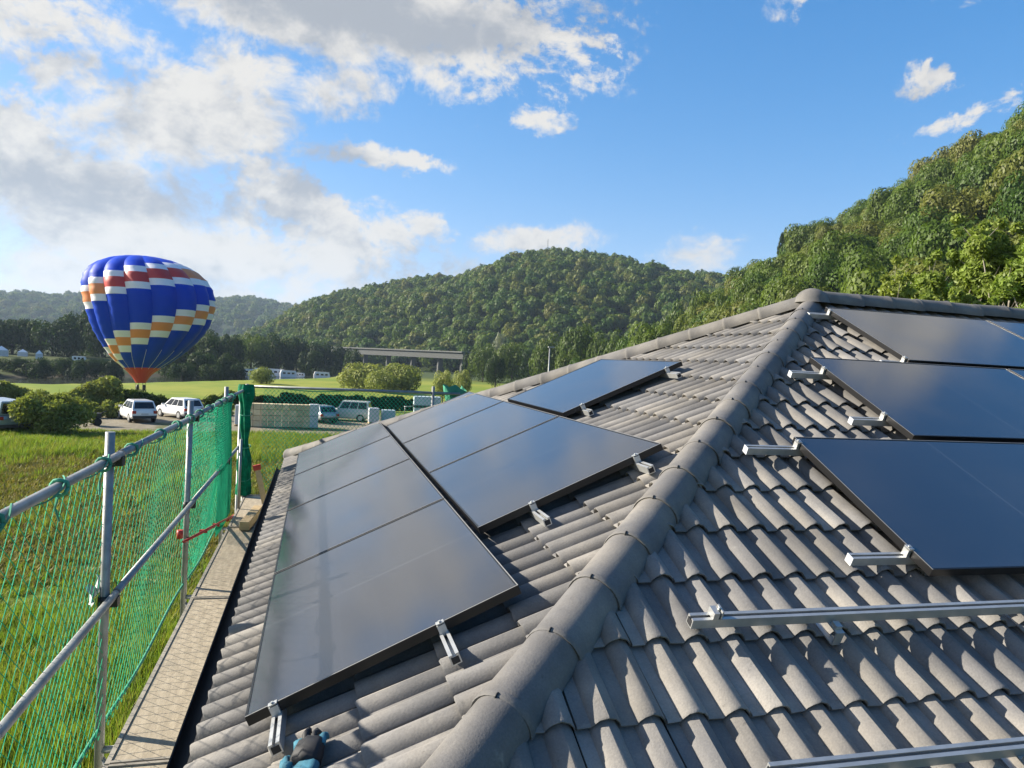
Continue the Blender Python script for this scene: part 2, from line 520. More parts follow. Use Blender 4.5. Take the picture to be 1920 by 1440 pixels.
def scatter(name, P, rot, scl, idx, sources, label, cat, kind='stuff'):
    """instances of the source meshes on points, one object"""
    me = bpy.data.meshes.new(name)
    N = len(P)
    me.vertices.add(N)
    me.vertices.foreach_set('co', np.asarray(P, dtype=np.float32).ravel())
    for nm, arr in (('rot', rot), ('scl', scl)):
        a = me.attributes.new(nm, 'FLOAT_VECTOR', 'POINT')
        a.data.foreach_set('vector', np.asarray(arr, dtype=np.float32).ravel())
    a = me.attributes.new('idx', 'INT', 'POINT')
    a.data.foreach_set('value', np.asarray(idx, dtype=np.int32))
    o = link(name, me)
    cl = bpy.data.collections.new(name + "_kinds")
    for k, sm in enumerate(sources):
        cl.objects.link(bpy.data.objects.new("%s_kind_%02d" % (name, k), sm))
    ng = bpy.data.node_groups.new(name + "_scatter", 'GeometryNodeTree')
    ng.interface.new_socket('Geometry', in_out='INPUT', socket_type='NodeSocketGeometry')
    ng.interface.new_socket('Geometry', in_out='OUTPUT', socket_type='NodeSocketGeometry')
    n, l = ng.nodes, ng.links
    gi, go = n.new('NodeGroupInput'), n.new('NodeGroupOutput')
    ci = n.new('GeometryNodeCollectionInfo')
    ci.inputs['Collection'].default_value = cl
    ci.inputs['Separate Children'].default_value = True
    ci.inputs['Reset Children'].default_value = True
    ip = n.new('GeometryNodeInstanceOnPoints')
    ip.inputs['Pick Instance'].default_value = True

    def attr(nm, typ):
        x = n.new('GeometryNodeInputNamedAttribute')
        x.data_type = typ
        x.inputs['Name'].default_value = nm
        return [s for s in x.outputs if s.enabled and s.name == 'Attribute'][0]
    l.new(gi.outputs[0], ip.inputs['Points'])
    l.new(ci.outputs[0], ip.inputs['Instance'])
    l.new(attr('idx', 'INT'), ip.inputs['Instance Index'])
    l.new(attr('rot', 'FLOAT_VECTOR'), ip.inputs['Rotation'])
    l.new(attr('scl', 'FLOAT_VECTOR'), ip.inputs['Scale'])
    l.new(ip.outputs[0], go.inputs[0])
    md = o.modifiers.new('scatter', 'NODES')
    md.node_group = ng
    tag(o, label, cat, kind=kind)
    return o
# ================================================================== LARGE STRUCTURE: ground and hills
rng = np.random.default_rng(7)
random.seed(7)


def fbm2(x, y, seed=0, oct=5, f0=1.0):
    """cheap value-noise fbm on arrays"""
    x = np.asarray(x, float); y = np.asarray(y, float)
    out = np.zeros(np.broadcast(x, y).shape); amp = 0.5; f = f0

    def h(i, j, k):
        v = np.sin(i * 127.1 + j * 311.7 + (seed + k) * 74.7) * 43758.5453
        return v - np.floor(v)
    for k in range(oct):
        xs, ys = x * f, y * f
        i, j = np.floor(xs), np.floor(ys)
        u, v = xs - i, ys - j
        u, v = u * u * (3 - 2 * u), v * v * (3 - 2 * v)
        out += amp * ((h(i, j, k) * (1 - u) + h(i + 1, j, k) * u) * (1 - v) + (h(i, j + 1, k) * (1 - u) + h(i + 1, j + 1, k) * u) * v - 0.5)
        amp *= 0.5; f *= 2.03
    return out


def sstep(x, a, b):
    t = np.clip((np.asarray(x, float) - a) / (b - a), 0, 1)
    return t * t * (3 - 2 * t)


RIV = [(-420.0, 60.0), (-160.0, 125.0), (-66.0, 176.0), (-22.0, 262.0), (10.0, 420.0), (30.0, 900.0)]


def river_dist(x, y):
    x = np.asarray(x, float); y = np.asarray(y, float)
    d = np.full(np.broadcast(x, y).shape, 1e9)
    for (ax, ay), (bx, by) in zip(RIV[:-1], RIV[1:]):
        L2 = (bx - ax) ** 2 + (by - ay) ** 2
        t = np.clip(((x - ax) * (bx - ax) + (y - ay) * (by - ay)) / L2, 0, 1)
        d = np.minimum(d, np.hypot(x - ax - t * (bx - ax), y - ay - t * (by - ay)))
    return d


def ground_z(x, y):
    dist = np.hypot(np.asarray(x) + 4.3, np.asarray(y) + 5.9)
    z = -3.0 * sstep(dist, 76, 118) + 0.10 * fbm2(x, y, 3, 3, 0.12)
    rd = river_dist(x, y)
    z = z - 1.6 * (1 - sstep(rd, 15, 22))
    far = sstep(rd, 22, 52) * sstep(np.asarray(y) - np.asarray(x) * 0.5, 180, 260) * sstep(-np.asarray(x), 25, 70)
    return z + 2.8 * far


# ground sheet: fine near the house, reaching the horizon
ax_ = np.concatenate([-np.geomspace(9000, 320, 18), np.arange(-300, -60, 8), np.arange(-60, 60, 2.0), np.arange(60, 300, 8), np.geomspace(308, 9000, 18)])
ay_ = np.concatenate([-np.geomspace(6000, 60, 12), np.arange(-50, 130, 2.0), np.arange(130, 340, 6), np.geomspace(346, 9000, 20)])
GX, GY = np.meshgrid(ax_, ay_)
GZ = ground_z(GX, GY)
P = np.stack([GX, GY, GZ], -1)
nx, ny = len(ax_), len(ay_)
ii = (np.arange(ny - 1)[:, None] * nx + np.arange(nx - 1)[None, :]).ravel()
me = raw_mesh("ground", P.reshape(-1, 3), np.stack([ii, ii + 1, ii + nx + 1, ii + nx], 1), True)


def ground_build(T, pos, col, b):
    x, y, z = T.sep(pos)
    n1 = T.noise(pos, 0.25, 5, 0.6)
    n2 = T.noise(pos, 1.6, 5, 0.65)
    n3 = T.noise(pos, 0.035, 4, 0.6)
    n4 = T.noise(pos, 7.0, 4, 0.7)
    green = T.mix(T.ramp(n2, 0.35, 0.68), (0.130, 0.200, 0.028), (0.225, 0.280, 0.045))
    brown = T.mix(T.ramp(n4, 0.35, 0.66), (0.235, 0.185, 0.085), (0.140, 0.150, 0.038))
    # the fallow, weedy patch in the middle of the field
    yw = T.math('ADD', y, T.math('MULTIPLY', T.math('SUBTRACT', n1, 0.5), 16.0))
    fallow = T.math('MULTIPLY', T.ramp(yw, 12.0, 19.0), T.ramp(yw, 39.0, 34.0))
    fallow = T.math('MULTIPLY', fallow, T.ramp(T.math('ADD', n2, T.math('MULTIPLY', n1, 0.4)), 0.58, 0.80, 0.25, 1.0))
    c = T.mix(fallow, green, brown)
    # mown strip before the car park
    mown = T.math('MULTIPLY', T.ramp(yw, 40.0, 43.5), T.ramp(y, 50.5, 47.5))
    c = T.mix(mown, c, T.mix(T.ramp(n2, 0.3, 0.7), (0.215, 0.245, 0.036), (0.27, 0.275, 0.055)))
    # gravel lane and car park
    yl = T.math('ADD', y, T.math('MULTIPLY', T.math('SUBTRACT', n1, 0.5), 3.0))
    lane = T.math('MULTIPLY', T.ramp(yl, 48.5, 50.5), T.ramp(yl, 70.0, 67.5))
    gravel = T.mix(T.ramp(n2, 0.3, 0.7), (0.25, 0.215, 0.155), (0.36, 0.32, 0.24))
    gravel = T.mix(T.ramp(n1, 0.50, 0.62, 0.0, 0.75), gravel, (0.12, 0.14, 0.04))
    c = T.mix(lane, c, gravel)
    # valley meadows: brighter, mown
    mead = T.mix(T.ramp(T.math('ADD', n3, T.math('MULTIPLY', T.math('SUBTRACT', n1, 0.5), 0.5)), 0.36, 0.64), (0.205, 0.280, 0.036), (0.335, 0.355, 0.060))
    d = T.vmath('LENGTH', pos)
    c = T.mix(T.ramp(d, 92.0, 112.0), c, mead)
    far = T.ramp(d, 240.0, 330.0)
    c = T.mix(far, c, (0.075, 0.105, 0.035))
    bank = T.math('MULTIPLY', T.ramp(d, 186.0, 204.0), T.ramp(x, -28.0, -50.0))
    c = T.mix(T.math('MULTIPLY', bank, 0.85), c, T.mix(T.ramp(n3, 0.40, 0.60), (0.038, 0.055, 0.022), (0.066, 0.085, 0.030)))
    # earth banks of the river
    c = T.mix(T.ramp(z, -3.3, -3.9), c, (0.085, 0.075, 0.050))
    return c


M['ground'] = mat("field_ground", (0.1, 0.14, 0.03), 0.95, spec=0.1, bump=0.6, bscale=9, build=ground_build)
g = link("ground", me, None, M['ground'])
tag(g, "grassy field and meadows of the river valley", "ground", kind='structure')

# river
V, Fa = [], []
for k, (x, y) in enumerate(RIV):
    a = np.array(RIV[max(k - 1, 0)]); b = np.array(RIV[min(k + 1, len(RIV) - 1)])
    d = (b - a) / np.linalg.norm(b - a); nrm = np.array([-d[1], d[0]])
    for sgn in (-1, 1):
        V.append((*(np.array([x, y]) + sgn * 24 * nrm), -4.15))
    if k: Fa.append((2 * k - 2, 2 * k - 1, 2 * k + 1, 2 * k))
M['water'] = mat("river_water", (0.05, 0.055, 0.04), 0.12, spec=0.5, bump=0.15, bscale=1.5)
rv = link("river", raw_mesh("river", V, Fa), None, M['water'])
tag(rv, "narrow grey river beyond the meadow at the left", "river", kind='structure')

# hills: (azimuth deg, crest elevation deg) profiles, crest distance, foot distance, foot height
TREE_H = 10.0


def make_hill(name, prof, crest_d, foot_d, foot_z, seed, label, crown, rough=6.0):
    az = np.radians(np.linspace(prof[0][0], prof[-1][0], 150))
    pa = np.radians([p[0] for p in prof]); pe = np.radians([p[1] for p in prof])
    el = np.interp(az, pa, pe)
    cdist = np.interp(az, [az[0], az[-1]], crest_d) if len(crest_d) == 2 else np.interp(az, np.radians([p[0] for p in crest_d]), [p[1] for p in crest_d])
    fdist = np.interp(az, [az[0], az[-1]], foot_d) if len(foot_d) == 2 else np.interp(az, np.radians([p[0] for p in foot_d]), [p[1] for p in foot_d])
    cz = CAM[2] + np.tan(el) * cdist - crown
    u = np.concatenate([np.linspace(0, 1, 40), 1 + np.linspace(0.05, 1.6, 16)])
    A, Uu = np.meshgrid(az, u)
    Dd = fdist[None, :] + (cdist - fdist)[None, :] * Uu
    front = np.sin(np.clip(Uu, 0, 1) * math.pi / 2) ** 1.15
    prof_h = np.where(Uu <= 1, front, 1 - 0.9 * sstep(Uu, 1.0, 2.7))
    X = CAM[0] + np.sin(A) * Dd; Y = CAM[1] + np.cos(A) * Dd
    Z = foot_z + (cz[None, :] - foot_z) * prof_h
    bumpw = np.sin(np.clip(Uu, 0, 1) * math.pi)
    Z = Z + bumpw * rough * fbm2(X, Y, seed, 4, 1 / 120.0) * 2
    Z[0, :] -= 3.0
    na, nu = len(az), len(u)
    ii = (np.arange(nu - 1)[:, None] * na + np.arange(na - 1)[None, :]).ravel()
    me = raw_mesh(name, np.stack([X, Y, Z], -1).reshape(-1, 3), np.stack([ii, ii + 1, ii + na + 1, ii + na], 1), True)
    o = link(name, me, None, M['forest_floor'])
    tag(o, label, "hill", kind='structure')

    def sample(n, umax=1.25, seed2=0):
        r = np.random.default_rng(seed * 31 + seed2)
        ai = r.uniform(0, na - 1.001, n * 3); uu = r.uniform(0, umax, n * 3)
        D = np.interp(ai, np.arange(na), fdist) + (np.interp(ai, np.arange(na), cdist) - np.interp(ai, np.arange(na), fdist)) * uu
        keep = r.uniform(0, 1, n * 3) < D / D.max()
        ai, uu = ai[keep][:n], uu[keep][:n]
        ui = np.interp(uu, u, np.arange(nu))
        i0, j0 = np.floor(ai).astype(int), np.clip(np.floor(ui).astype(int), 0, nu - 2)
        fa, fu = (ai - i0)[:, None], (ui - j0)[:, None]
        G = np.stack([X, Y, Z], -1)
        return (G[j0, i0] * (1 - fa) + G[j0, i0 + 1] * fa) * (1 - fu) + (G[j0 + 1, i0] * (1 - fa) + G[j0 + 1, i0 + 1] * fa) * fu
    return o, sample


def floor_build(T, pos, col, b):
    n = T.noise(pos, 0.05, 5, 0.7)
    return T.mix(T.ramp(n, 0.35, 0.65), (0.022, 0.035, 0.012), (0.045, 0.06, 0.02))


M['forest_floor'] = mat("forest_floor", (0.03, 0.045, 0.015), 0.95, spec=0.05, build=floor_build)
hill_far, samp_far = make_hill("far_hill", [(-62, 2.6), (-40, 2.3), (-20.1, 2.49), (-18.4, 2.58), (-15.7, 2.71), (-12.6, 2.84), (-7.5, 3.03), (-6.1, 3.36), (-4.6, 3.36), (-2.4, 3.02), (2, 2.6), (8, 2.2)],
                               (2300, 2100), (1300, 1200), -3, 11, "far low wooded ridge, bluish with distance", 11, 8)
hill_mid, samp_mid = make_hill("wooded_hill", [(-8.5, 0.2), (-5.2, 1.25), (-3.45, 2.08), (-2.35, 2.94), (-0.1, 4.08), (1.4, 4.59), (3.8, 5.15), (6.9, 5.97), (10.2, 6.38), (11.8, 7.08), (13.4, 7.77), (15.8, 8.42), (18.3, 8.60), (19.9, 8.50), (22, 8.35), (24, 8.01), (26.4, 7.68), (28.8, 7.34), (31.1, 7.19), (38, 6.4), (45, 5.5)],
                               [(-8.5, 980), (0, 900), (18, 820), (45, 800)], [(-8.5, 700), (0, 520), (14, 420), (45, 430)], -3, 23, "rounded wooded hill in the middle with a mast on its top", 17, 10)
hill_near, samp_near = make_hill("wooded_hillside", [(19.5, 0.3), (21.9, 1.87), (24.3, 3.61), (27.3, 5.33), (29.2, 6.76), (31, 8.15), (33.2, 9.5), (34.2, 10.05), (37.3, 11.84), (41.3, 13.77), (44.3, 15.22), (46.4, 16.31), (48.3, 17.17), (54, 19.0), (62, 20.5), (72, 20.8), (84, 19), (100, 16)],
                                 [(19.5, 430), (34, 380), (48, 350), (100, 320)], [(19.5, 190), (27, 135), (34, 95), (48, 68), (100, 60)], -0.6, 37, "steep wooded hillside rising behind the house at the right", 28, 6)

# ================================================================== LARGE STRUCTURE: the house
PITCH = rad(24.547)
cp, sp, tp = math.cos(PITCH), math.sin(PITCH), math.tan(PITCH)
A0 = Vector((0, 0, H))
nL, dL = Vector((-sp, 0, cp)), Vector((-cp, 0, -sp))
nR, dR = Vector((0, -sp, cp)), Vector((0, -cp, -sp))
EAVE = 5.245


def PL(s, t, h=0.0): return A0 + dL * s + Vector((0, t, 0)) + nL * h
def PR(r, q, h=0.0): return A0 + dR * q + Vector((r, 0, 0)) + nR * h


def frame(x, y, z, o):
    return Matrix(((x.x, y.x, z.x, o.x), (x.y, y.y, z.y, o.y), (x.z, y.z, z.z, o.z), (0, 0, 0, 1)))


def ML(s, t, h=0.0): return frame(Vector((0, 1, 0)), dL, nL, PL(s, t, h))
def MR(r, q, h=0.0): return frame(Vector((-1, 0, 0)), dR, nR, PR(r, q, h))


house = empty("house", "house with a grey concrete tiled hip roof carrying the solar panels", "house")
RX = 9.0
mb = MB()
ez = EAVE * cp
hh = -0.205
zz = Vector((0, 0, H + hh / cp))
q0 = zz
mb.quad(q0, q0 + Vector((-ez, ez, -ez * tp)), q0 + Vector((-ez, -ez, -ez * tp)))
mb.quad(q0, q0 + Vector((-ez, -ez, -ez * tp)), q0 + Vector((RX, -ez, -ez * tp)), q0 + Vector((RX, 0, 0)))
mb.quad(q0, q0 + Vector((RX, 0, 0)), q0 + Vector((RX, ez, -ez * tp)), q0 + Vector((-ez, ez, -ez * tp)))
roof = mb.build("roof", M['underlay'], house)
mb = MB()
wz = H - ez * tp - 0.42
mb.bbox((-ez + 0.45, -ez + 0.45, -0.3), (RX - 0.2, ez - 0.45, wz))
mb.build("wall", M['render'], house)
mb = MB()   # eaves board and soffit
mb.bbox((-ez + 0.02, -ez, wz), (-ez + 0.05, ez, wz + 0.20))
mb.bbox((-ez + 0.05, -ez + 0.02, wz), (-ez + 0.45, ez - 0.02, wz + 0.02))
mb.bbox((-ez + 0.05, -ez - 0.003, wz + 0.025), (RX, -ez + 0.02, wz + 0.20))
mb.build("eaves_board", M['gutter'], house)
# half-round gutter along the left eave, dark to hold the gap's shade
mb = MB()
th = np.linspace(math.pi * 0.98, 2.02 * math.pi, 10)
gc = Vector((-ez - 0.020, 0, H - ez * tp - 0.232))
Pg = np.array([[(gc.x + 0.047 * math.cos(t), yy, gc.z + 0.047 * math.sin(t)) for t in th] for yy in (-ez - 0.05, 0, ez + 0.05)])
mb.grid(Pg)
Pg = np.array([[(gc.x + 0.044 * math.cos(t), yy, gc.z + 0.044 * math.sin(t)) for t in th[::-1]] for yy in (-ez - 0.05, 0, ez + 0.05)])
mb.grid(Pg)
mb.tube([(gc.x - 0.048, -ez - 0.05, gc.z), (gc.x - 0.048, ez + 0.05, gc.z)], 0.006, 6)
mb.build("gutter", M['gutter'], house)

# ---- tiles: double-roll concrete tile, origin at the lower left corner, local y runs down the slope
TW, TG, TL = 0.30, 0.315, 0.385


def roll_h(x):
    u = ((x / 0.15) % 1.0) - 0.36
    return 0.042 * max(0.0, math.cos(math.pi * u / 0.65)) ** 0.62 if abs(u) < 0.324 else 0.0


def tile_bm(seed=0):
    xs = []
    for w in (0, 0.15):
        xs += [w + a for a in (0.0055, 0.012, 0.027, 0.054, 0.081, 0.096, 0.1025)]
    xs += [0.298]
    r = random.Random(seed)
    bm = bmesh.new()
    rows = []
    jit = [r.uniform(-0.0022, 0.0022) for _ in xs]
    for (y, dz, sc) in ((-TL, -0.150 - 0.008, 1.0), (-0.006, -0.150 + 0.0215, 1.0), (0.0, -0.150 + 0.0180, 1.0), (-0.003, -0.150 + 0.0105, 1.0), (-0.030, -0.150 + 0.002, 1.0)):
        rows.append([bm.verts.new((x, y + (jit[i] if y > -0.1 else 0), roll_h(x) * sc + dz + 0.015)) for i, x in enumerate(xs)])
    for a, b in zip(rows[:-1], rows[1:]):
        for i in range(len(xs) - 1):
            f = bm.faces.new((a[i], b[i], b[i + 1], a[i + 1]))
            f.smooth = True
    for i in (0, len(xs) - 1):                       # the two long sides
        bm.faces.new((rows[0][i], rows[1][i], rows[2][i], rows[3][i], rows[4][i]) if i else (rows[4][i], rows[3][i], rows[2][i], rows[1][i], rows[0][i]))
    bm.normal_update()
    for e in bm.edges:                               # crisp lower edge
        if len(e.link_faces) == 2 and e.calc_face_angle(0) > 0.7: e.smooth = False
    return bm


TILES = []
for k in range(4):
    bm = tile_bm(k)
    m_ = bpy.data.meshes.new("roof_tile")
    bm.to_mesh(m_); bm.free()
    m_.materials.append(M['tile'])
    TILES.append(m_)

slots = []          # (matrix, kind of cut, centre, hidden under a panel)


def in_panels_L(s, t):
    return (3.95 < s < 5.0 and -3.05 < t < 3.7) or (2.85 < s < 3.9 and -2.15 < t < 2.9) or (1.75 < s < 2.8 and -0.4 < t < 1.1)


def in_panels_R(r, q):
    return (0.45 < q < 1.45 and r > 0.1) or (1.6 < q < 2.55 and r > -0.75) or (2.72 < q < 3.65 and r > -1.6)


rr_ = random.Random(5)
for k in range(17):
    s = EAVE - TG * k
    half = s * cp
    n0 = math.floor((-half - 0.3) / TW); n1 = math.ceil((half + 0.05) / TW)
    for n in range(n0, n1 + 1):
        t = n * TW + 0.085
        sm_ = s - TL
        cutn = t < -(sm_ * cp) + 0.02 ; cutf = t + TW > sm_ * cp - 0.02
        if t + TW < -half or t > half: continue
        slots.append((ML(s, t, rr_.uniform(-0.0015, 0.0015)) @ Matrix.Rotation(rr_.gauss(0, 0.0035), 4, 'Z'), 'L', cutn, cutf, PL(s - 0.15, t + 0.15), in_panels_L(s - 0.2, t + 0.15)))
for k in range(17):
    q = 5.20 - TG * k
    half = q * cp
    n0 = math.floor((-half) / TW) - 1
    for n in range(n0, 13):
        r = n * TW + 0.06 + TW
        if r < -half: continue
        cut = r - TW < -((q - TL) * cp) + 0.02
        slots.append((MR(r, q, rr_.uniform(-0.0015, 0.0015)) @ Matrix.Rotation(rr_.gauss(0, 0.0035), 4, 'Z'), 'R', cut, False, PR(r - 0.15, q - 0.15), in_panels_R(r - 0.15, q - 0.2)))


def seen_size(c):
    v = np.array(c) - CAM
    z = v @ F_
    if z < 0.3: return -1.0
    x, y = v @ R_ / z * FPX, v @ U_ / z * FPX
    if abs(x) > 1060 or abs(y) > 820: return -1.0
    return 1.0 / (z * z)


order = sorted(range(len(slots)), key=lambda i: -(seen_size(slots[i][4]) if not slots[i][5] else -1))
single = set(order[:288])
rest_bm = bmesh.new()
for i, (mx, face, cutn, cutf, c, hid) in enumerate(slots):
    src = TILES[i % 4]
    if i in single and not (cutn or cutf):
        o = bpy.data.objects.new("roof_tile", src)
        COL.objects.link(o); o.parent = roof; o.matrix_world = mx
        continue
    bm = bmesh.new(); bm.from_mesh(src)
    bmesh.ops.transform(bm, matrix=mx, verts=bm.verts)
    if cutn or cutf:
        pl = []
        if face == 'L':
            if cutn: pl.append(Vector((1, -1, 0)))
            if cutf: pl.append(Vector((1, 1, 0)))
        else:
            pl.append(Vector((-1, 1, 0)))
        for nn in pl:
            bmesh.ops.bisect_plane(bm, geom=bm.verts[:] + bm.edges[:] + bm.faces[:], plane_co=A0 - nn.normalized() * 0.03, plane_no=nn, clear_outer=True)
    if not bm.verts: bm.free(); continue
    m_ = bpy.data.meshes.new("roof_tile")
    if i in single:
        org = Vector(c)
        bmesh.ops.translate(bm, vec=-org, verts=bm.verts)
        bm.to_mesh(m_); bm.free()
        o = link("roof_tile", m_, roof, M['tile']); o.location = org
    else:
        bm.to_mesh(m_); bm.free()
        rest_bm.from_mesh(m_)
        bpy.data.meshes.remove(m_)
m_ = bpy.data.meshes.new("roof_tile_field")
rest_bm.to_mesh(m_); rest_bm.free()
o = link("roof_tile_field", m_, roof, M['tile'])
o['kind'] = 'stuff'

# ---- hip and ridge tiles: tapered barrels overlapping downhill (local y runs from the narrow to the wide end)
def barrel_mesh(seed):
    r = random.Random(seed)
    mb = MB()
    a = np.linspace(-1.66, 1.66, 17)
    rings = [(-0.05, 0.098), (0.0, 0.0995), (0.20, 0.104), (0.326, 0.107), (0.332, 0.110), (0.354, 0.1115), (0.360, 0.109)]
    Pm = np.array([[(R * math.sin(t), y + (r.uniform(-0.001, 0.001)), R * math.cos(t) * 1.02) for t in a] for (y, R) in rings])
    mb.grid(Pm)
    inner = [(0.360, 0.109), (0.358, 0.100), (0.20, 0.090), (-0.05, 0.084)]
    Pm = np.array([[(R * math.sin(t), y, R * math.cos(t) * 1.02) for t in a] for (y, R) in inner])
    mb.grid(Pm)
    m_ = mb.mesh("hip_tile")
    m_.materials.append(M['hip'])
    return m_


BAR = [barrel_mesh(k) for k in range(3)]
mb = MB()
mb.tube([(0, 0.342, 0.110), (0, 0.350, 0.1155), (0, 0.3625, 0.1145), (0, 0.366, 0.100)], 0.0034, 5)
CLIP = mb.mesh("hip_clip"); CLIP.materials.append(M['steel_dark'])


def barrel_run(name, d, start, n, dz, pitch=0.342):
    d = d.normalized()
    up = (Vector((0, 0, 1)) - d * d.z).normalized()
    x = d.cross(up)
    for k in range(n):
        org = A0 + Vector((0, 0, dz)) + d * (start + pitch * k)
        tilt = Matrix.Rotation(rr_.gauss(0.0, 0.008) - 0.020, 4, 'X') @ Matrix.Rotation(rr_.gauss(0, 0.01), 4, 'Z')
        mx = frame(x, d, up, org) @ tilt
        o = bpy.data.objects.new(name, BAR[k % 3])
        COL.objects.link(o); o.parent = roof; o.matrix_world = mx
        c = bpy.data.objects.new("tile_clip", CLIP)
        COL.objects.link(c); c.parent = roof; c.matrix_world = mx


barrel_run("hip_tile", Vector((-1, -1, -tp)), 0.10, 20, -0.152)
barrel_run("hip_tile", Vector((-1, 1, -tp)), 0.10, 20, -0.108)
barrel_run("ridge_tile", Vector((1, 0, 0)), 0.12, 24, -0.085)
# three-way cap on the peak
mb = MB()
rings = []
for j in range(9):
    e = j / 8 * math.pi / 2
    rings.append([((0.150 * math.cos(e) + (0.012 if j == 0 else 0)) * math.cos(t), (0.150 * math.cos(e) + (0.012 if j == 0 else 0)) * math.sin(t), 0.135 * math.sin(e)) for t in np.linspace(0, 2 * math.pi, 25)])
mb.grid(np.array(rings))
o = mb.build("peak_cap", M['hip'], roof)
o.location = A0 + Vector((0, 0, -0.10))

# ================================================================== solar panels and their rails
PA, PB, GAP = 1.722, 1.071, 0.020


def panel_meshes():
    fr = MB()
    t, hgt, w = 0.009, 0.035, 0.024
    for sx in (-1, 1):
        fr.bbox((sx * PA / 2, -PB / 2, -hgt), (sx * (PA / 2 - t), PB / 2, 0.0015))
    for sy in (-1, 1):
        fr.bbox((-PA / 2 + t, sy * PB / 2, -hgt), (PA / 2 - t, sy * (PB / 2 - t), 0.0015))
    for sx in (-1, 1):
        fr.bbox((sx * (PA / 2 - t), -PB / 2 + t, -hgt), (sx * (PA / 2 - t - w), PB / 2 - t, -hgt + 0.002))
    gl = MB()
    gl.bbox((-PA / 2 + t, -PB / 2 + t, -0.006), (PA / 2 - t, PB / 2 - t, -0.0005))
    ed = MB()           # sun's glint on the black frame, put in as pale strips
    e = 0.005
    for sx in (-1, 1):
        ed.bbox((sx * PA / 2, -PB / 2, 0.0016), (sx * (PA / 2 - e), PB / 2, 0.0024))
    ed.bbox((-PA / 2 + e, -PB / 2, 0.0016), (PA / 2 - e, -PB / 2 + 0.004, 0.0024))
    a, b, c = fr.mesh("frame"), gl.mesh("glass"), ed.mesh("frame_glint")
    a.materials.append(M['black_frame']); b.materials.append(M['glass_pv']); c.materials.append(M['edge'])
    return a, b, c


PFR, PGL, PED = panel_meshes()


def panel(mx, label, group):
    o = empty("solar_panel", label, "solar panel", group=group)
    o.matrix_world = mx
    for nm, m_ in (("frame", PFR), ("glass", PGL), ("frame_glint", PED)):
        c = bpy.data.objects.new(nm, m_); COL.objects.link(c); c.parent = o
    return o


GL_, GR_ = "black solar panels on the hip end above the scaffold", "black solar panels on the long slope"
words = ["nearest", "second from the near end", "third from the near end", "farthest"]
rows = [(4.99, -3.186, 4, "lower row along the eave"), (3.886, -2.296, 3, "middle row of the hip end")]
for (S, t0, n, wd) in rows:
    for i in range(n):
        w = words[i] if n == 4 else ["nearest", "centre one", "farthest"][i]
        panel(ML(S - PB / 2, t0 + PA / 2 + i * (PA + GAP), 0), "black solar panel, %s in the %s" % (w, wd), GL_)
panel(ML(2.768 - PB / 2, -0.518 + PA / 2, 0), "black solar panel standing alone in the top row of the hip end", GL_)
for (r0, q0_, wd, n) in ((-0.13, 0.405, "top row under the ridge", 3), (-1.01, 1.530, "middle row of the long slope", 3), (-1.837, 2.654, "lowest row of the long slope", 3)):
    for i in range(n):
        w = ["end one beside the hip", "second from the hip", "third from the hip"][i]
        panel(MR(r0 + PA / 2 + i * (PA + GAP), q0_ + PB / 2, 0), "black solar panel, %s in the %s" % (w, wd), GR_)

# mounting rail: slotted aluminium channel, local x along its length from 0
def rail_mesh(L):
    prof = [(-0.019, -0.020), (0.019, -0.020), (0.019, 0.019), (0.006, 0.019), (0.006, 0.014), (0.013, 0.012), (0.013, -0.004),
            (-0.013, -0.004), (-0.013, 0.012), (-0.006, 0.014), (-0.006, 0.019), (-0.019, 0.019)]
    bm = bmesh.new()
    a = [bm.verts.new((0, y, z)) for y, z in prof]
    b = [bm.verts.new((L, y, z)) for y, z in prof]
    n = len(prof)
    for i in range(n):
        bm.faces.new((a[i], a[(i + 1) % n], b[(i + 1) % n], b[i]))
    bm.faces.new(a[::-1]); bm.faces.new(b)
    bmesh.ops.recalc_face_normals(bm, faces=bm.faces[:])
    m_ = bpy.data.meshes.new("mounting_rail"); bm.to_mesh(m_); bm.free()
    m_.materials.append(M['alu'])
    return m_


mb = MB()           # roof hook: foot plate on the tile, riser and slotted arm carrying the rail (local y down the slope)
mb.bbox((-0.017, -0.03, -0.052), (0.017, 0.075, -0.046))
mb.bbox((-0.017, 0.069, -0.105), (0.017, 0.075, -0.052))
mb.bbox((-0.017, -0.05, -0.108), (0.017, 0.069, -0.1025))
mb.bbox((-0.013, 0.03, -0.0455), (0.013, 0.058, -0.030))
HOOK = mb.mesh("roof_hook"); HOOK.materials.append(M['alu'])
mb = MB()           # end clamp gripping the panel edge
mb.bbox((-0.002, -0.016, -0.045), (0.016, 0.016, -0.002)); mb.bbox((-0.010, -0.016, 0.0026), (0.016, 0.016, 0.0065))
mb.tube([(0.006, 0, 0.0065), (0.006, 0, 0.013)], 0.006, 6)
CLAMP = mb.mesh("end_clamp"); CLAMP.materials.append(M['alu'])
mb = MB()           # loose clamp waiting on a free rail
mb.bbox((0, -0.021, 0.0195), (0.022, 0.021, 0.048)); mb.bbox((0.030, -0.021, 0.0195), (0.036, 0.021, 0.055)); mb.tube([(0.026, 0, 0.02), (0.026, 0, 0.062)], 0.005, 6)
LOOSE = mb.mesh("loose_clamp"); LOOSE.materials.append(M['alu'])
mb = MB(); mb.bbox((-0.004, -0.0195, -0.0205), (0.0, 0.0195, 0.0195))
mo = MB(); mo.bbox((-0.0015, -0.014, -0.015), (0.0, 0.014, 0.010))
END_SHADE = mo.mesh('end_shade'); END_SHADE.materials.append(M['rubber'])  # black plate painting the shade inside the hollow rail
CAP = mb.mesh("end_cap"); CAP.materials.append(M['wrap'])


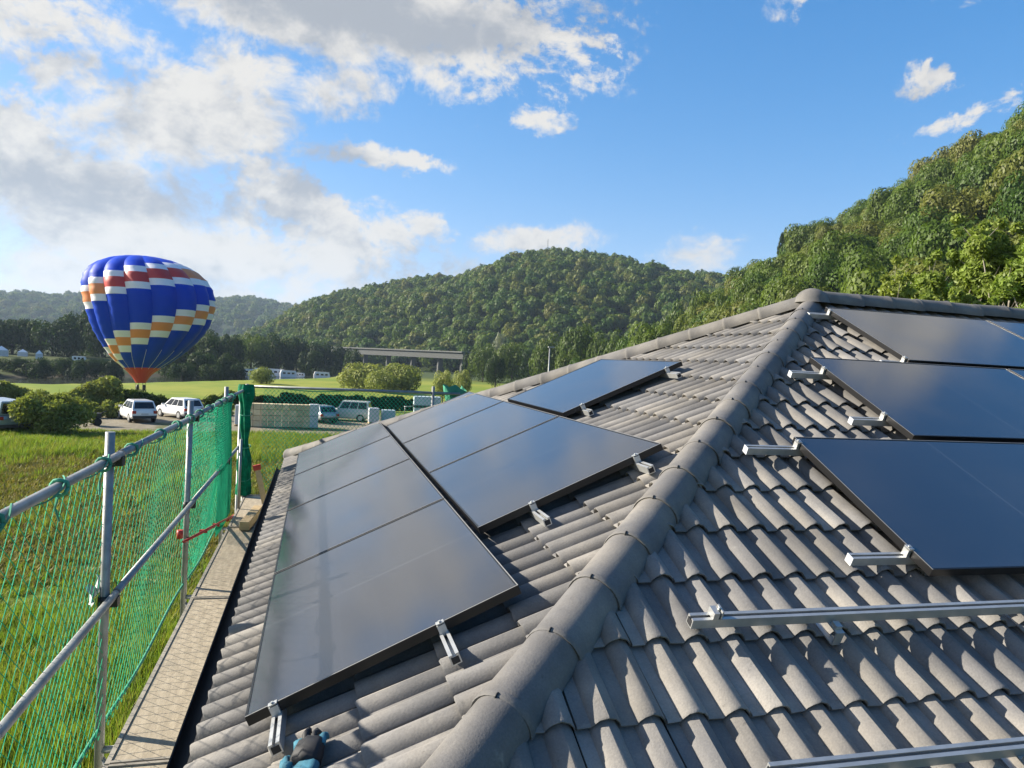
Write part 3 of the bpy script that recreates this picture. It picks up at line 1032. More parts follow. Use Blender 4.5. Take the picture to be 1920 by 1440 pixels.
def rail(mx, L, label, group, hooks=(), clamp=None, loose=None, cap=False):
    o = bpy.data.objects.new("mounting_rail", rail_mesh(L)); COL.objects.link(o)
    o.matrix_world = mx
    tag(o, label, "mounting rail", group)
    for hx in hooks:
        h = bpy.data.objects.new("roof_hook", HOOK); COL.objects.link(h); h.parent = o; h.location = (hx, 0.0, 0.025)
    if clamp is not None:
        c = bpy.data.objects.new("end_clamp", CLAMP); COL.objects.link(c); c.parent = o
        c.location = (clamp, 0, 0.055); c.rotation_euler = (0, 0, math.pi)
    if loose is not None:
        c = bpy.data.objects.new("loose_clamp", LOOSE); COL.objects.link(c); c.parent = o; c.location = (loose, 0, 0)
    if not cap:
        c = bpy.data.objects.new('end_shade', END_SHADE); COL.objects.link(c); c.parent = o
    if cap:
        c = bpy.data.objects.new("end_cap", CAP); COL.objects.link(c); c.parent = o
    return o


HR = -0.055
RL = "rails under the panels of the hip end"
for (s, t0, tp0, t1, lb) in ((4.888, -3.40, -3.186, 3.8, "lower of the two silver rails sticking out from the lower row"),
                             (4.245, -3.40, -3.186, 3.8, "upper of the two silver rails sticking out from the lower row"),
                             (3.585, -2.50, -2.296, 2.95, "lower of the two silver rails sticking out from the middle row"),
                             (2.975, -2.45, -2.296, 2.95, "upper of the two silver rails sticking out from the middle row"),
                             (2.600, -0.66, -0.518, 1.35, "lower of the two silver rails under the lone top panel"),
                             (1.840, -0.70, -0.518, 1.35, "upper of the two silver rails under the lone top panel")):
    rail(ML(s, t0, HR), t1 - t0, lb, RL, hooks=[0.9 + 1.2 * i for i in range(int((t1 - t0 - 0.9) / 1.2) + 1)], clamp=tp0 - t0)


def MRx(r, q, h=0.0):   # local x to +X world, local y up the slope
    return frame(Vector((1, 0, 0)), -dR, nR, PR(r, q, h))


RR = "rails under the panels of the long slope"
for (q, r0, rp, lb) in ((2.705, -2.14, -1.837, "upper silver rail stub beside the lowest row of the long slope"),
                        (3.585, -2.12, -1.837, "lower silver rail stub beside the lowest row of the long slope"),
                        (1.710, -1.26, -1.01, "upper silver rail stub beside the middle row of the long slope"),
                        (2.345, -1.23, -1.01, "lower silver rail stub beside the middle row of the long slope"),
                        (0.480, -0.33, -0.13, "upper silver rail stub under the ridge beside the top row"),
                        (1.435, -0.32, -0.13, "lower silver rail stub beside the top row of the long slope")):
    rail(MRx(r0, q, HR), 3.9, lb, RR, hooks=(), clamp=rp - r0, cap=True)
fr_ = "free rails waiting for panels"
rr1 = rail(MRx(-3.03, 3.915, -0.035), 5.2, "long bare silver rail lying across the tiles below the panels", fr_, hooks=(), loose=0.075)
rr2 = rail(MRx(-3.05, 4.505, -0.035), 5.2, "long bare silver rail lowest on the slope at the photo's bottom edge", fr_, hooks=())
for o_, hs in ((rr1, (0.585, 1.50, 2.6)), (rr2, (0.9, 1.9))):
    for hx in hs:
        h = bpy.data.objects.new("roof_hook", HOOK); COL.objects.link(h); h.parent = o_
        h.matrix_local = Matrix.Translation((hx, 0.0, 0.028)) @ Matrix.Rotation(math.pi, 4, 'Z')
# ================================================================== scaffold beside the eave
ZD = H - 2.90           # deck level
XF = -5.40              # fence plane
scaf = empty("scaffolding", "galvanised steel scaffold with guard rails running along the left eave", "scaffolding", (XF, 0, 0))


def S(x, y, z): return Vector((x - XF, y, z))


def post(x, y, z0, z1, r=0.0242):
    mb = MB(); mb.tube([S(x, y, z0), S(x, y, z1)], r, 12)
    mb.m = 0
    return mb.build("standard", M['galv'], scaf)


def coupler(x, y, z, side=1):
    mb = MB()
    mb.tube([S(x, y, z - 0.03), S(x, y, z + 0.03)], 0.034, 10)
    mb.box(S(x + 0.045 * side, y, z), (0.05, 0.06, 0.05))
    mb.tube([S(x + 0.03 * side, y - 0.05, z), S(x + 0.03 * side, y + 0.05, z)], 0.008, 6)
    mb.tube([S(x + 0.03 * side, y - 0.06, z), S(x + 0.03 * side, y - 0.045, z)], 0.015, 6)
    return mb.build("coupler", M['steel_dark'], scaf)


ZT, ZM = H - 1.385, H - 2.145
YP = [-4.10, -1.54, 1.03, 3.60]
for y in YP:
    post(XF, y, ZD - 0.35, ZT + 0.125)
    coupler(XF, y, ZM - 0.03); coupler(XF, y, ZT - 0.03)
post(XF, 5.40, -0.2, ZT + 0.06)
post(-5.31, 5.25, -0.2, ZT + 0.09)
post(-5.28, 4.35, ZD - 0.1, H - 1.98, 0.017)
for y in (-4.10, -1.54, 1.03, 3.60, 5.40):      # inner standards and console brackets under the deck
    post(-5.0, y, -0.2, ZD - 0.08)
    mb = MB()
    mb.tube([S(-5.0, y, ZD - 0.09), S(XF, y, ZD - 0.09)], 0.02, 8)
    mb.tube([S(-5.0, y, ZD - 0.7), S(XF, y, ZD - 0.12)], 0.016, 8)
    mb.build("console_bracket", M['galv'], scaf)
for z, r in ((ZT, 0.0215), (ZM, 0.0205)):
    a, b = (-5.2, 5.42)
    cuts = [-5.2, -1.50, 1.05, 3.62, 5.42]
    for i in range(4):
        mb = MB(); mb.tube([S(XF + 0.045, cuts[i] + 0.01, z + 0.004 * (i % 2)), S(XF + 0.045, cuts[i + 1] - 0.01, z - 0.004 * (i % 2))], r, 10)
        mb.build("guard_rail", M['galv'], scaf)
# far run along the other eave: rail, and the post that shows behind the far hip
mb = MB(); mb.tube([S(-5.4, 5.40, ZT + 0.05), S(-2.2, 5.40, ZT + 0.06)], 0.0205, 8); mb.build("guard_rail", M['galv'], scaf)
post(-2.62, 5.40, -0.2, ZT + 0.16); post(-2.25, 5.55, -0.2, ZT + 0.13, 0.02)
# red toggle braces
def onx(x, y, X):
    d = ray(x, y); k = (X - CAM[0]) / d[0]
    return Vector(CAM + d * k)


p0, p1 = onx(344, 1016, XF + 0.03), onx(436, 970, XF + 0.03)
mb = MB()
mb.tube([S(*p0), S(*p1)], 0.012, 6)
mb.tube([S(*(p0 + Vector((0.05, 0, 0.03)))), S(*(p1 + Vector((0.05, 0, 0.05))))], 0.010, 6)
for f in (0.25, 0.5, 0.75):
    q_ = p0.lerp(p1, f)
    mb.box(S(q_.x + 0.025, q_.y, q_.z + 0.02), (0.07, 0.03, 0.03))
mb.build("red_brace", M['red'], scaf)
mb = MB(); mb.tube([S(XF, p0.y, p0.z + 0.03), S(XF, p0.y, p0.z + 0.10)], 0.0255, 8); mb.build("red_sleeve", M['red'], scaf)

# decks: 2.57 m weathered planks in a light frame with hook ends
deck_lbl = ["nearest weathered scaffold deck running out of the bottom of the photo", "middle weathered scaffold deck beside the gutter", "far weathered scaffold deck ending at the timber offcut"]
dk = []


def deck(y0, y1, lbl):
    o = empty("scaffold_deck", lbl, "scaffold plank", (-5.125, y0, ZD), group="decks laid along the eave")
    mb = MB(); mb.bbox((-0.145, 0.02, -0.045), (0.145, y1 - y0 - 0.02, 0)); mb.build("board", M['plank'], o)
    for sx in (-1, 1):
        mb = MB(); mb.bbox((sx * 0.1455, 0.0, -0.06), (sx * 0.170, y1 - y0, 0.006)); mb.build("side_rail", M['plank_rail'], o)
    for yy in (0.0, y1 - y0 - 0.019):
        mb = MB(); mb.bbox((-0.145, yy, -0.055), (0.145, yy + 0.019, 0.010))
        mb.build("end_frame", M['plank_rail'], o)
    mb = MB()       # raised anti-slip studs
    n = int((y1 - y0 - 0.1) / 0.028) if y0 < -4 else 0
    for i in range(n):
        for j in range(9):
            x = -0.128 + j * 0.032; y = 0.05 + i * 0.028 + (j % 2) * 0.014
            mb.quad((x - 0.005, y - 0.005, 0.001), (x + 0.005, y - 0.005, 0.001), (x + 0.005, y + 0.005, 0.0022), (x - 0.005, y + 0.005, 0.0022))
    if n:
        st = mb.build("stud_pattern", M['plank'], o); st['kind'] = 'stuff'
    return o


M['plank_rail'] = mat("deck_edge", (0.40, 0.36, 0.29), 0.6, var=0.22, vscale=7)
deck(-4.46, -1.885, "weathered scaffold deck nearest the camera, cut by the bottom edge")
deck(-1.87, 0.70, deck_lbl[1]); deck(0.715, 3.285, deck_lbl[2])
deck(3.30, 5.3, "farthest weathered scaffold deck beyond the timber offcut")

# timber offcuts and the red ended batten at the far end of the deck
mb = MB(); mb.box((0, 0, 0.05), (0.11, 0.95, 0.10))
o = mb.build("timber_beam", M['wood'], None, 0.004); o.location = (-5.05, 3.55, ZD + 0.012); o.rotation_euler = (0, 0, rad(-5))
tag(o, "short pale timber beam lying on the scaffold deck next to the gutter", "timber")
bt = empty("batten", "pale batten with a red end leaning by the far corner of the roof", "batten", (-5.02, 4.55, ZD + 0.01))
mb = MB(); mb.box((0, 0.03, 0.24), (0.07, 0.03, 0.46), Matrix.Rotation(rad(-8), 3, 'X') @ Matrix.Rotation(rad(-14), 3, 'Y')); mb.build("stick", M['wood'], bt)
mb = MB(); mb.box((-0.066, 0.06, 0.50), (0.10, 0.05, 0.07), Matrix.Rotation(rad(-14), 3, 'Y')); mb.build("red_end", M['red'], bt)

# ------------------------------------------------------------------ safety net: knotted diamonds hung from the top rail
def strand_net(mb, P0, U, V, L, Hh, du, dv, r, sag, seed):
    """P0 top corner, U along, V down; diamond mesh with half diagonals du, dv"""
    r_ = random.Random(seed)
    ph = [r_.uniform(0, 6.28) for _ in range(6)]
    N = U.cross(V).normalized()

    def pt(a, b):
        o = sag * (math.sin(a * 1.1 + ph[0]) * 0.6 + math.sin(a * 2.7 + b * 2.0 + ph[1]) * 0.35 + math.sin(b * 5 + a * 4.1 + ph[2]) * 0.12) * math.sin(math.pi * min(1, b / Hh) * 0.9)
        wv = 0.10 * du * math.sin(a * 9.0 + b * 7 + ph[3])
        db = 0.030 * math.sin(a * 2.44 * 1.0 + ph[4]) * (b / Hh)
        return P0 + U * (a + wv) + V * (b + db) + N * o
    nseg = max(2, int(Hh / dv))
    na = int(L / (2 * du)) + 1
    ext = int(nseg / 2) + 2
    for k in range(-ext, na + ext):
        for sg in (1, -1):
            pts = []
            for j in range(nseg + 1):
                a = k * 2 * du + sg * j * du + (0 if sg > 0 else 0)
                if -1e-6 <= a <= L + 1e-6:
                    pts.append(pt(a, j * Hh / nseg))
            if len(pts) > 1: mb.tube(pts, r, 3, cap=False)


net = empty("safety_net", "green knotted safety net hanging between the scaffold guard rails", "net", (XF, 0, ZD))
off = Vector((-XF, 0, -ZD))
mb = MB()
NP0 = Vector((XF - 0.035, -5.2, ZT - 0.02)) + off
strand_net(mb, NP0, Vector((0, 1, 0)), Vector((0.02, 0, -1)).normalized(), 9.2, 1.50, 0.050, 0.050, 0.0017, 0.06, 3)
o = mb.build("mesh", M['net'], net); o['kind'] = 'stuff'
mb = MB()       # second, gathered length of net where two nets overlap near the corner post
strand_net(mb, Vector((XF - 0.005, 1.15, ZT - 0.02)) + off, Vector((0, 1, 0)), Vector((0, 0, -1)), 2.75, 1.47, 0.028, 0.034, 0.0021, 0.07, 8)
strand_net(mb, Vector((XF + 0.02, 2.55, ZT - 0.05)) + off, Vector((0, 1, 0)), Vector((0.03, 0, -1)), 1.35, 1.40, 0.017, 0.024, 0.0024, 0.06, 9)
o = mb.build("gathered_mesh", M['net'], net); o['kind'] = 'stuff'
mb = MB()       # border cord wound round the top rail, knots, and the lower border rope
pts = []
for i in range(620):
    y = -5.1 + 9.2 * i / 619
    a = y * 2 * math.pi / 0.62 + math.sin(y * 2.0)
    rr = 0.028 + 0.010 * max(0, math.sin(y * 7.3))
    pts.append(Vector((XF + 0.045 + rr * math.cos(a), y, ZT + rr * math.sin(a) * 0.9 - 0.004)) + off)
mb.tube(pts, 0.004, 4)
for y in np.arange(-4.9, 3.9, 0.62):
    y += rr_.uniform(-0.1, 0.1)
    c = Vector((XF + 0.045, y, ZT - 0.005)) + off
    ring = [c + Vector((0.034 * math.cos(t), 0.012 * math.sin(3 * t), 0.034 * math.sin(t))) for t in np.linspace(0, 6.28, 10)]
    mb.tube(ring, 0.009, 5)
    mb.tube([c + Vector((0, 0, -0.03)), c + Vector((-0.02, 0.02, -0.09)), c + Vector((-0.01, rr_.uniform(-.03, .05), -0.15))], 0.005, 4)
mb.build("border_cord", M['net_pale'], net)
mb = MB()
pts = [Vector((XF - 0.005, y, ZD + 0.01 + 0.028 * math.sin(y * 2.44))) + off for y in np.linspace(-5.2, 4.0, 90)]
mb.tube(pts, 0.011, 6)
mb.build("lower_rope", M['net_pale'], net)
# free hanging edge folds at the corner
mb = MB()
r_ = random.Random(4)
for k in range(5):
    x0, y0 = XF + r_.uniform(-0.03, 0.07), 3.72 + 0.05 * k
    pts = [Vector((x0 + 0.03 * math.sin(z * 4 + k), y0 + 0.05 * math.sin(z * 3 + 2 * k), ZT - z)) + off for z in np.linspace(-0.02, 1.47, 14)]
    mb.tube(pts, [0.030 + 0.014 * math.sin(i * 1.3 + k) for i in range(14)], 6)
mb.build("net_fold", M['net'], net)

nr = empty("rolled_net", "dark green net rolled and tied round the corner scaffold post", "net", (-5.31, 5.22, ZD))
mb = MB()
zs = np.linspace(0.02, 1.60, 34)
prof = []
for z in zs:
    f = 0.066 + 0.022 * math.sin(z * 5.2) + 0.012 * math.sin(z * 13 + 1)
    prof.append([((f * (1 + 0.26 * math.sin(5 * t + z * 3) + 0.12 * math.sin(9 * t - 4 * z))) * math.cos(t), (f * (1 + 0.26 * math.sin(5 * t + z * 3))) * math.sin(t), z) for t in np.linspace(0, 2 * math.pi, 29)])
mb.grid(np.array(prof))
mb.build("net_bundle", M['net_roll'] if 'net_roll' in M else M['net'], nr)
mb = MB()
for z in (0.25, 0.72, 1.18, 1.5):
    mb.tube([(0.085 * math.cos(t), 0.085 * math.sin(t), z + 0.02 * math.sin(t)) for t in np.linspace(0, 6.28, 14)], 0.007, 4)
mb.build("tie_cord", M['net_pale'], nr)

fnet = empty("far_safety_net", "green safety net stretched along the far scaffold run in front of the parked cars", "net", (-3.7, 5.44, ZD))
off2 = Vector((3.7, -5.44, -ZD))
mb = MB()
strand_net(mb, Vector((-5.1, 5.44, ZT + 0.03)) + off2, Vector((1, 0, 0)), Vector((0, 0.02, -1)), 2.85, 1.5, 0.030, 0.032, 0.0028, 0.05, 12)
o = mb.build("mesh", M['net'], fnet); o['kind'] = 'stuff'
mb = MB()
mb.tube([Vector((x, 5.43, ZT + 0.045 - 0.035 * math.sin((x + 5.1) * 2.2) ** 2)) + off2 for x in np.linspace(-5.1, -2.25, 30)], 0.008, 5)
mb.build("border_cord", M['net_pale'], fnet)
fb = empty("net_bundle", "pale green bunch of net on the post behind the far hip", "net", (-2.27, 5.5, ZT - 0.25))
mb = MB()
pr = [[((0.05 + 0.12 * (z / 0.42)) * (1 + 0.3 * math.sin(4 * t + z * 9)) * math.cos(t), (0.05 + 0.05 * z) * math.sin(t), z + 0.05 * math.sin(3 * t)) for t in np.linspace(0, 2 * math.pi, 25)] for z in np.linspace(-0.35, 0.40, 9)]
mb.grid(np.array(pr)); mb.build("folds", M['net_pale'], fb)

# ------------------------------------------------------------------ work glove dropped on the tiles
gv = empty("work_glove", "teal and black work glove dropped on the tiles at the bottom edge", "glove")
gv.matrix_world = frame(Vector((0, 1, 0)), dL, nL, PL(4.775, -3.50, -0.100)) @ Matrix.Rotation(rad(-14), 4, 'Z')   # local x points up the photo
def blob(mb, pts, rs, n=12, flat=0.6):
    i0 = len(mb.v)
    mb.tube(pts, rs, n)
    for i in range(i0, len(mb.v)):
        x, y, z = mb.v[i]
        mb.v[i] = (x + 0.003 * math.sin(y * 210), y + 0.003 * math.sin(x * 190 + z * 90), z * flat + 0.004 * math.sin(x * 140 + y * 170))
mb = MB(); blob(mb, [(-0.17, 0.005, 0.03), (-0.165, 0.005, 0.03), (-0.11, 0.0, 0.038), (-0.075, 0, 0.042), (-0.055, 0, 0.042)], [0.040, 0.052, 0.048, 0.050, 0.036], 18); mb.build("cuff", M['cloth_teal'], gv)
mb = MB(); blob(mb, [(-0.075, 0, 0.048), (-0.06, 0, 0.048), (-0.02, 0, 0.056), (0.015, 0.0, 0.054), (0.028, 0.0, 0.05)], [0.034, 0.050, 0.054, 0.050, 0.034], 18, 0.72); mb.build("palm", M['rubber'], gv)
for k, (y, l, bend, lift) in enumerate(((0.037, 0.045, 0.004, 0.0), (0.0125, 0.070, 0.002, 0.018), (-0.0125, 0.060, -0.004, 0.008), (-0.037, 0.035, -0.010, -0.004))):
    mb = MB(); blob(mb, [(0.002, y, 0.05), (0.020 + l * 0.4, y + bend * 0.5, 0.062 + lift), (0.018 + l * 0.85, y + bend, 0.050 + lift), (0.018 + l, y + bend, 0.040 + lift)], [0.0155, 0.0145, 0.0130, 0.006], 10, 0.85)
    mb.build("finger", M['rubber'] if k in (1, 2) else M['cloth_teal'], gv)
mb = MB(); blob(mb, [(-0.075, 0.040, 0.045), (-0.055, 0.066, 0.052), (-0.020, 0.074, 0.050), (0.0, 0.072, 0.045)], [0.022, 0.019, 0.016, 0.007], 10, 0.85); mb.build("thumb", M['cloth_teal'], gv)
# crumpled pale sheet caught in the net behind the second post
mb = MB()
r_ = random.Random(2)
Pc = np.array([[(0.02 * math.sin(i * 1.7 + j), -0.16 + 0.05 * i + r_.uniform(-.015, .015), -0.05 + 0.025 * j + 0.02 * math.sin(i * 2.1) + r_.uniform(-.012, .012)) for j in range(5)] for i in range(8)])
mb.grid(Pc); 
o = mb.build("plastic_scrap", M['wrap'], None); o.location = (XF - 0.05, -1.50, ZM + 0.03)
tag(o, "crumpled scrap of pale plastic caught in the net behind a scaffold post", "plastic")
# ================================================================== vegetation kinds
def crown_arrays(seed, lobes, n, leaf, elong=1.0, tang=0.55, drop=0.15, solid=0.30):
    r = np.random.default_rng(seed)
    lb = np.array(lobes, float)
    w = lb[:, 3] ** 2; w /= w.sum()
    ch = r.choice(len(lb), n, p=w)
    d = r.normal(size=(n, 3)); d[:, 2] += drop; d /= np.linalg.norm(d, axis=1)[:, None]
    rad_ = lb[ch, 3] * (1 - solid * r.uniform(0, 1, n) ** 1.5)
    C = lb[ch, :3] + d * rad_[:, None] * np.array([1, 1, 0.85])
    nrm = d * tang + r.normal(size=(n, 3)) * (1 - tang) * 0.8; nrm /= np.linalg.norm(nrm, axis=1)[:, None]
    t = np.cross(nrm, r.normal(size=(n, 3))); t /= np.linalg.norm(t, axis=1)[:, None]
    b = np.cross(nrm, t)
    s = leaf * r.uniform(0.6, 1.35, n)[:, None]
    V = np.stack([C - t * s * elong, C + b * s * 0.55, C + t * s * elong, C - b * s * 0.55], 1).reshape(-1, 3)
    return V, np.arange(n * 4).reshape(-1, 4)


def lobes_round(seed, n=16, r0=0.42, h=1.0, spread=0.62, squash=0.8):
    r = random.Random(seed)
    L = [(0, 0, 0.62 * h, 0.55)]
    for k in range(n):
        a = r.uniform(0, 6.28); e = r.uniform(-0.35, 1.0)
        rr = spread * math.sqrt(max(0, 1 - max(0, e) ** 2 * 0.8)) * r.uniform(0.6, 1.05)
        L.append((rr * math.cos(a), rr * math.sin(a), (0.62 + 0.40 * e * squash) * h, r0 * r.uniform(0.55, 1.0)))
    return L


def crown_mesh(name, seed, lobes, n, leaf, m, **kw):
    V, Fa = crown_arrays(seed, lobes, n, leaf, **kw)
    me = raw_mesh(name, V, Fa)
    me.materials.append(M[m])
    return me


def trunk_mesh(name, h, r, m, seed, limbs=5):
    rr = random.Random(seed)
    mb = MB()
    top = Vector((rr.uniform(-.06, .06), rr.uniform(-.06, .06), h))
    mb.tube([(0, 0, -0.06), (0, 0, 0.02), tuple(top * 0.5 + Vector((0.02, 0, 0))), tuple(top)], [r * 1.35, r, r * 0.75, r * 0.35], 8)
    for k in range(limbs):
        a = rr.uniform(0, 6.28); z = h * rr.uniform(0.35, 0.8)
        o = Vector((math.cos(a), math.sin(a), 0))
        mb.tube([top * (z / h), top * (z / h) + o * 0.16 + Vector((0, 0, 0.13)), top * (z / h) + o * 0.36 + Vector((0, 0, 0.3))], [r * 0.45, r * 0.3, r * 0.12], 5)
    me = mb.mesh(name); me.materials.append(M[m])
    return me


# far forest crowns, unit size: about 1 wide in radius, 1.1 high
FAR = [crown_mesh("far_crown", 100 + k, lobes_round(100 + k, 12, 0.42), 700, 0.105, 'leaf_hill', tang=0.86, solid=0.12) for k in range(6)]
HILL = [crown_mesh("hill_crown", 140 + k, lobes_round(140 + k, 18, 0.40), 6500, 0.034, 'leaf_hill', tang=0.80, solid=0.16) for k in range(6)]
HILL_T = [trunk_mesh("hill_trunk", 0.75, 0.035, 'bark', k) for k in range(3)]


def forest(name, samp, n, size, seed, label, src, umax=1.2, hs=(0.85, 1.5), skip=None):
    P = samp(n, umax, seed)
    r = np.random.default_rng(seed)
    N = len(P)
    s = size * (0.55 + 0.95 * r.uniform(0, 1, N) ** 1.4)
    hz = s * r.uniform(*hs, N)
    scl = np.stack([s, s, hz], 1)
    rot = np.stack([r.normal(0, 0.06, N), r.normal(0, 0.06, N), r.uniform(0, 6.28, N)], 1)
    P = P - np.array([0, 0, 0.5])
    idx = r.integers(0, len(src), N)
    return P, rot, scl, idx


P, rot, scl, idx = forest("f", samp_far, 7500, 9.5, 1, "", FAR)
scatter("far_forest", P, rot, scl, idx, FAR, "bluish distant forest on the low far ridge", "forest")
P, rot, scl, idx = forest("f", samp_mid, 9500, 5.9, 2, "", FAR, 1.25, (0.95, 1.6))
scatter("hill_forest", P, rot, scl, idx, FAR, "dense broadleaf forest covering the rounded hill in the middle", "forest")
# the near hillside: the trees that show largest are things, the rest one mass
P, rot, scl, idx = forest("f", samp_near, 3900, 5.7, 3, "", HILL, 1.25, (1.0, 1.75))
v = P + np.array([0, 0, 4.0]) - CAM
zc = v @ F_
px, py = 960 + FPX * (v @ R_) / zc, 720 - FPX * (v @ U_) / zc
dd = np.linalg.norm(v, axis=1)
roofline = np.where(px < 1500, 555 + (1500 - px) * 0.30, 560)
insight = (zc > 1) & (px > 1090) & (px < 1960) & (py < roofline + 12) & (py > 100)
near_ids = [i for i in np.argsort(np.where(insight, dd, 1e9))[:240] if insight[i]]
big = set(int(i) for i in near_ids)
protos = {}
for i in near_ids:
    k = int(idx[i])
    o = bpy.data.objects.new("hillside_tree", None); COL.objects.link(o)
    o['label'] = "broadleaf tree among its like on the lower slope of the wooded hillside"
    o['category'] = "tree"; o['group'] = "trees on the wooded hillside"
    o.location = P[i]; o.rotation_euler = rot[i]; o.scale = scl[i]
    for nm, m_ in (("crown", HILL[k]), ("trunk", HILL_T[k % 3])):
        c = bpy.data.objects.new(nm, m_); COL.objects.link(c); c.parent = o
keep = np.array([i not in big for i in range(len(P))])
scatter("hillside_forest", P[keep], rot[keep], scl[keep], idx[keep], HILL, "dense forest covering the steep hillside at the right", "forest")


# ------------------------------------------------------------------ single trees and bushes of the valley
MIDC = {}
for kind, leafm, nl, lf in (("dark", 'leaf_dark', 2600, 0.055), ("mid", 'leaf_mid', 2600, 0.055), ("olive", 'leaf_olive', 2600, 0.055), ("bright", 'leaf_bright', 2600, 0.055), ("pale", 'leaf_pale', 1600, 0.06)):
    MIDC[kind] = [crown_mesh(kind + "_crown", 200 + 10 * k + len(kind), lobes_round(200 + 7 * k + len(kind), 20, 0.38), nl * 2, lf * 0.7, leafm, tang=0.75, solid=0.2) for k in range(3)]
MIDT = [trunk_mesh("valley_trunk", 0.8, 0.05, 'bark', 50 + k) for k in range(3)]
tcount = [0]


def tree(name, kind, xp, ytop, ybase_D, wpx, label, group, cat="tree", D=None, zb=None, depth=1.0, low=0.0):
    """a tree seen at photo column xp, its base on the ground at distance D, its top at row ytop"""
    k = tcount[0]; tcount[0] += 1
    p = at(xp, 700, D)
    z = float(ground_z(p[0], p[1])) if zb is None else zb
    top = at(xp, ytop, D)[2]
    h = max(0.5, top - z)
    w = wpx / FPX * D / 2 * (1.22 if name == 'valley_tree' else 1.0)
    o = empty(name, label, cat, (p[0], p[1], z - low * h), 0, group)
    o.rotation_euler = (0, 0, (k * 2.4) % 6.28)
    o.scale = (w * 1.03, w * 1.03 * depth, h * (1 + low) / 1.22)
    for nm, m_ in (("crown", MIDC[kind][k % 3]), ("trunk", MIDT[k % 3])):
        c = bpy.data.objects.new(nm, m_); COL.objects.link(c); c.parent = o
    return o


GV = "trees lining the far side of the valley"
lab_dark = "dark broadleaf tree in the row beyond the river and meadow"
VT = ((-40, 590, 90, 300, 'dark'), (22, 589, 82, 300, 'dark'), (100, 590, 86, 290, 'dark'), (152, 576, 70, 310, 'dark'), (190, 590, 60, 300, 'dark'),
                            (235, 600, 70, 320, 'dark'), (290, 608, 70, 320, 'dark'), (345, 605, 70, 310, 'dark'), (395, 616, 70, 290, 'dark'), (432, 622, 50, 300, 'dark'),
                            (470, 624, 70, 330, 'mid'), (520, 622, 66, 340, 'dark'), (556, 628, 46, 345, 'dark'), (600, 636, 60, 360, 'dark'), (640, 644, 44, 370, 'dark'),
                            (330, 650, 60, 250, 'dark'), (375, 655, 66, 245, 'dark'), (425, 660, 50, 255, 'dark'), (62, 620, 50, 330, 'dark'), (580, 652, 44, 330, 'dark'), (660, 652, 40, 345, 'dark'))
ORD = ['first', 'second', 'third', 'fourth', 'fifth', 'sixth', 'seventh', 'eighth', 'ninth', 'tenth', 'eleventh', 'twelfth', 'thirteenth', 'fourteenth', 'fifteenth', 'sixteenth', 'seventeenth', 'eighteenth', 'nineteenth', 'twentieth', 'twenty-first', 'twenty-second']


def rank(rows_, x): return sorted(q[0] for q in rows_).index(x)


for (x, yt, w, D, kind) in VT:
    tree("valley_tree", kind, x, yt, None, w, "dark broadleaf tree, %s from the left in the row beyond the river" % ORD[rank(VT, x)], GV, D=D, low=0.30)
GR2 = "trees at the foot of the hills"
FT = ((905, 642, 70, 300, 'mid'), (960, 640, 80, 290, 'mid'), (1000, 648, 60, 270, 'dark'), (1030, 625, 90, 260, 'mid'), (1085, 604, 100, 250, 'mid'), (1130, 620, 70, 240, 'mid'),
                            (1160, 618, 80, 215, 'mid'), (1210, 600, 90, 205, 'mid'), (1262, 560, 90, 215, 'mid'), (1310, 548, 80, 205, 'mid'), (1360, 550, 90, 180, 'mid'), (1420, 520, 110, 170, 'mid'), (930, 660, 50, 250, 'dark'), (880, 655, 40, 310, 'dark'), (1060, 652, 70, 230, 'mid'))
for (x, yt, w, D, kind) in FT:
    tree("foothill_tree", kind, x, yt, None, w, "green broadleaf tree, %s from the left at the foot of the wooded hills" % ORD[rank(FT, x)], GR2, D=D, low=0.2)
for (x, yt, w, D, lb) in ((690, 676, 130, 192, 'left and tallest of the olive bushes clustered on the meadow below the bridge'), (757, 680, 120, 188, 'right one of the olive bushes clustered on the meadow below the bridge'), (720, 690, 80, 180, 'small olive bush between and in front of the two large meadow bushes')):
    tree("valley_bush", 'olive', x, yt, None, w, lb, "bushes on the meadow below the bridge", "bush", D=D, low=0.3)
SB = ((-30, 70, 215), (25, 60, 222), (70, 64, 218), (118, 52, 226), (160, 60, 220), (205, 54, 224), (340, 60, 232), (400, 64, 236), (445, 40, 240))
for (x, w, D) in SB:
    tree("riverside_bush", 'dark', x, 668 if x < 300 else 678, None, w, "low dark bush, %s from the left along the far river bank" % ORD[rank(SB, x)], "bushes along the far river bank", "bush", D=D, low=0.35)
tree("red_bush", 'olive', 832, 690, None, 50, "upright brownish bush between the bridge end and the pale trailer", None, "bush", D=150, low=0.1)
tree("valley_bush", 'olive', 868, 692, None, 50, "small olive bush right below the end of the bridge", None, "bush", D=185, low=0.3)
tree("round_bush", 'olive', 489, 684, None, 54, "dark round bush standing alone on the bright meadow by the corner post", None, "bush", D=200, low=0.35)
tree("pale_tree", 'pale', 936, 618, None, 34, "pale grey leaved tree in front of the middle hill", None, "tree", D=310)

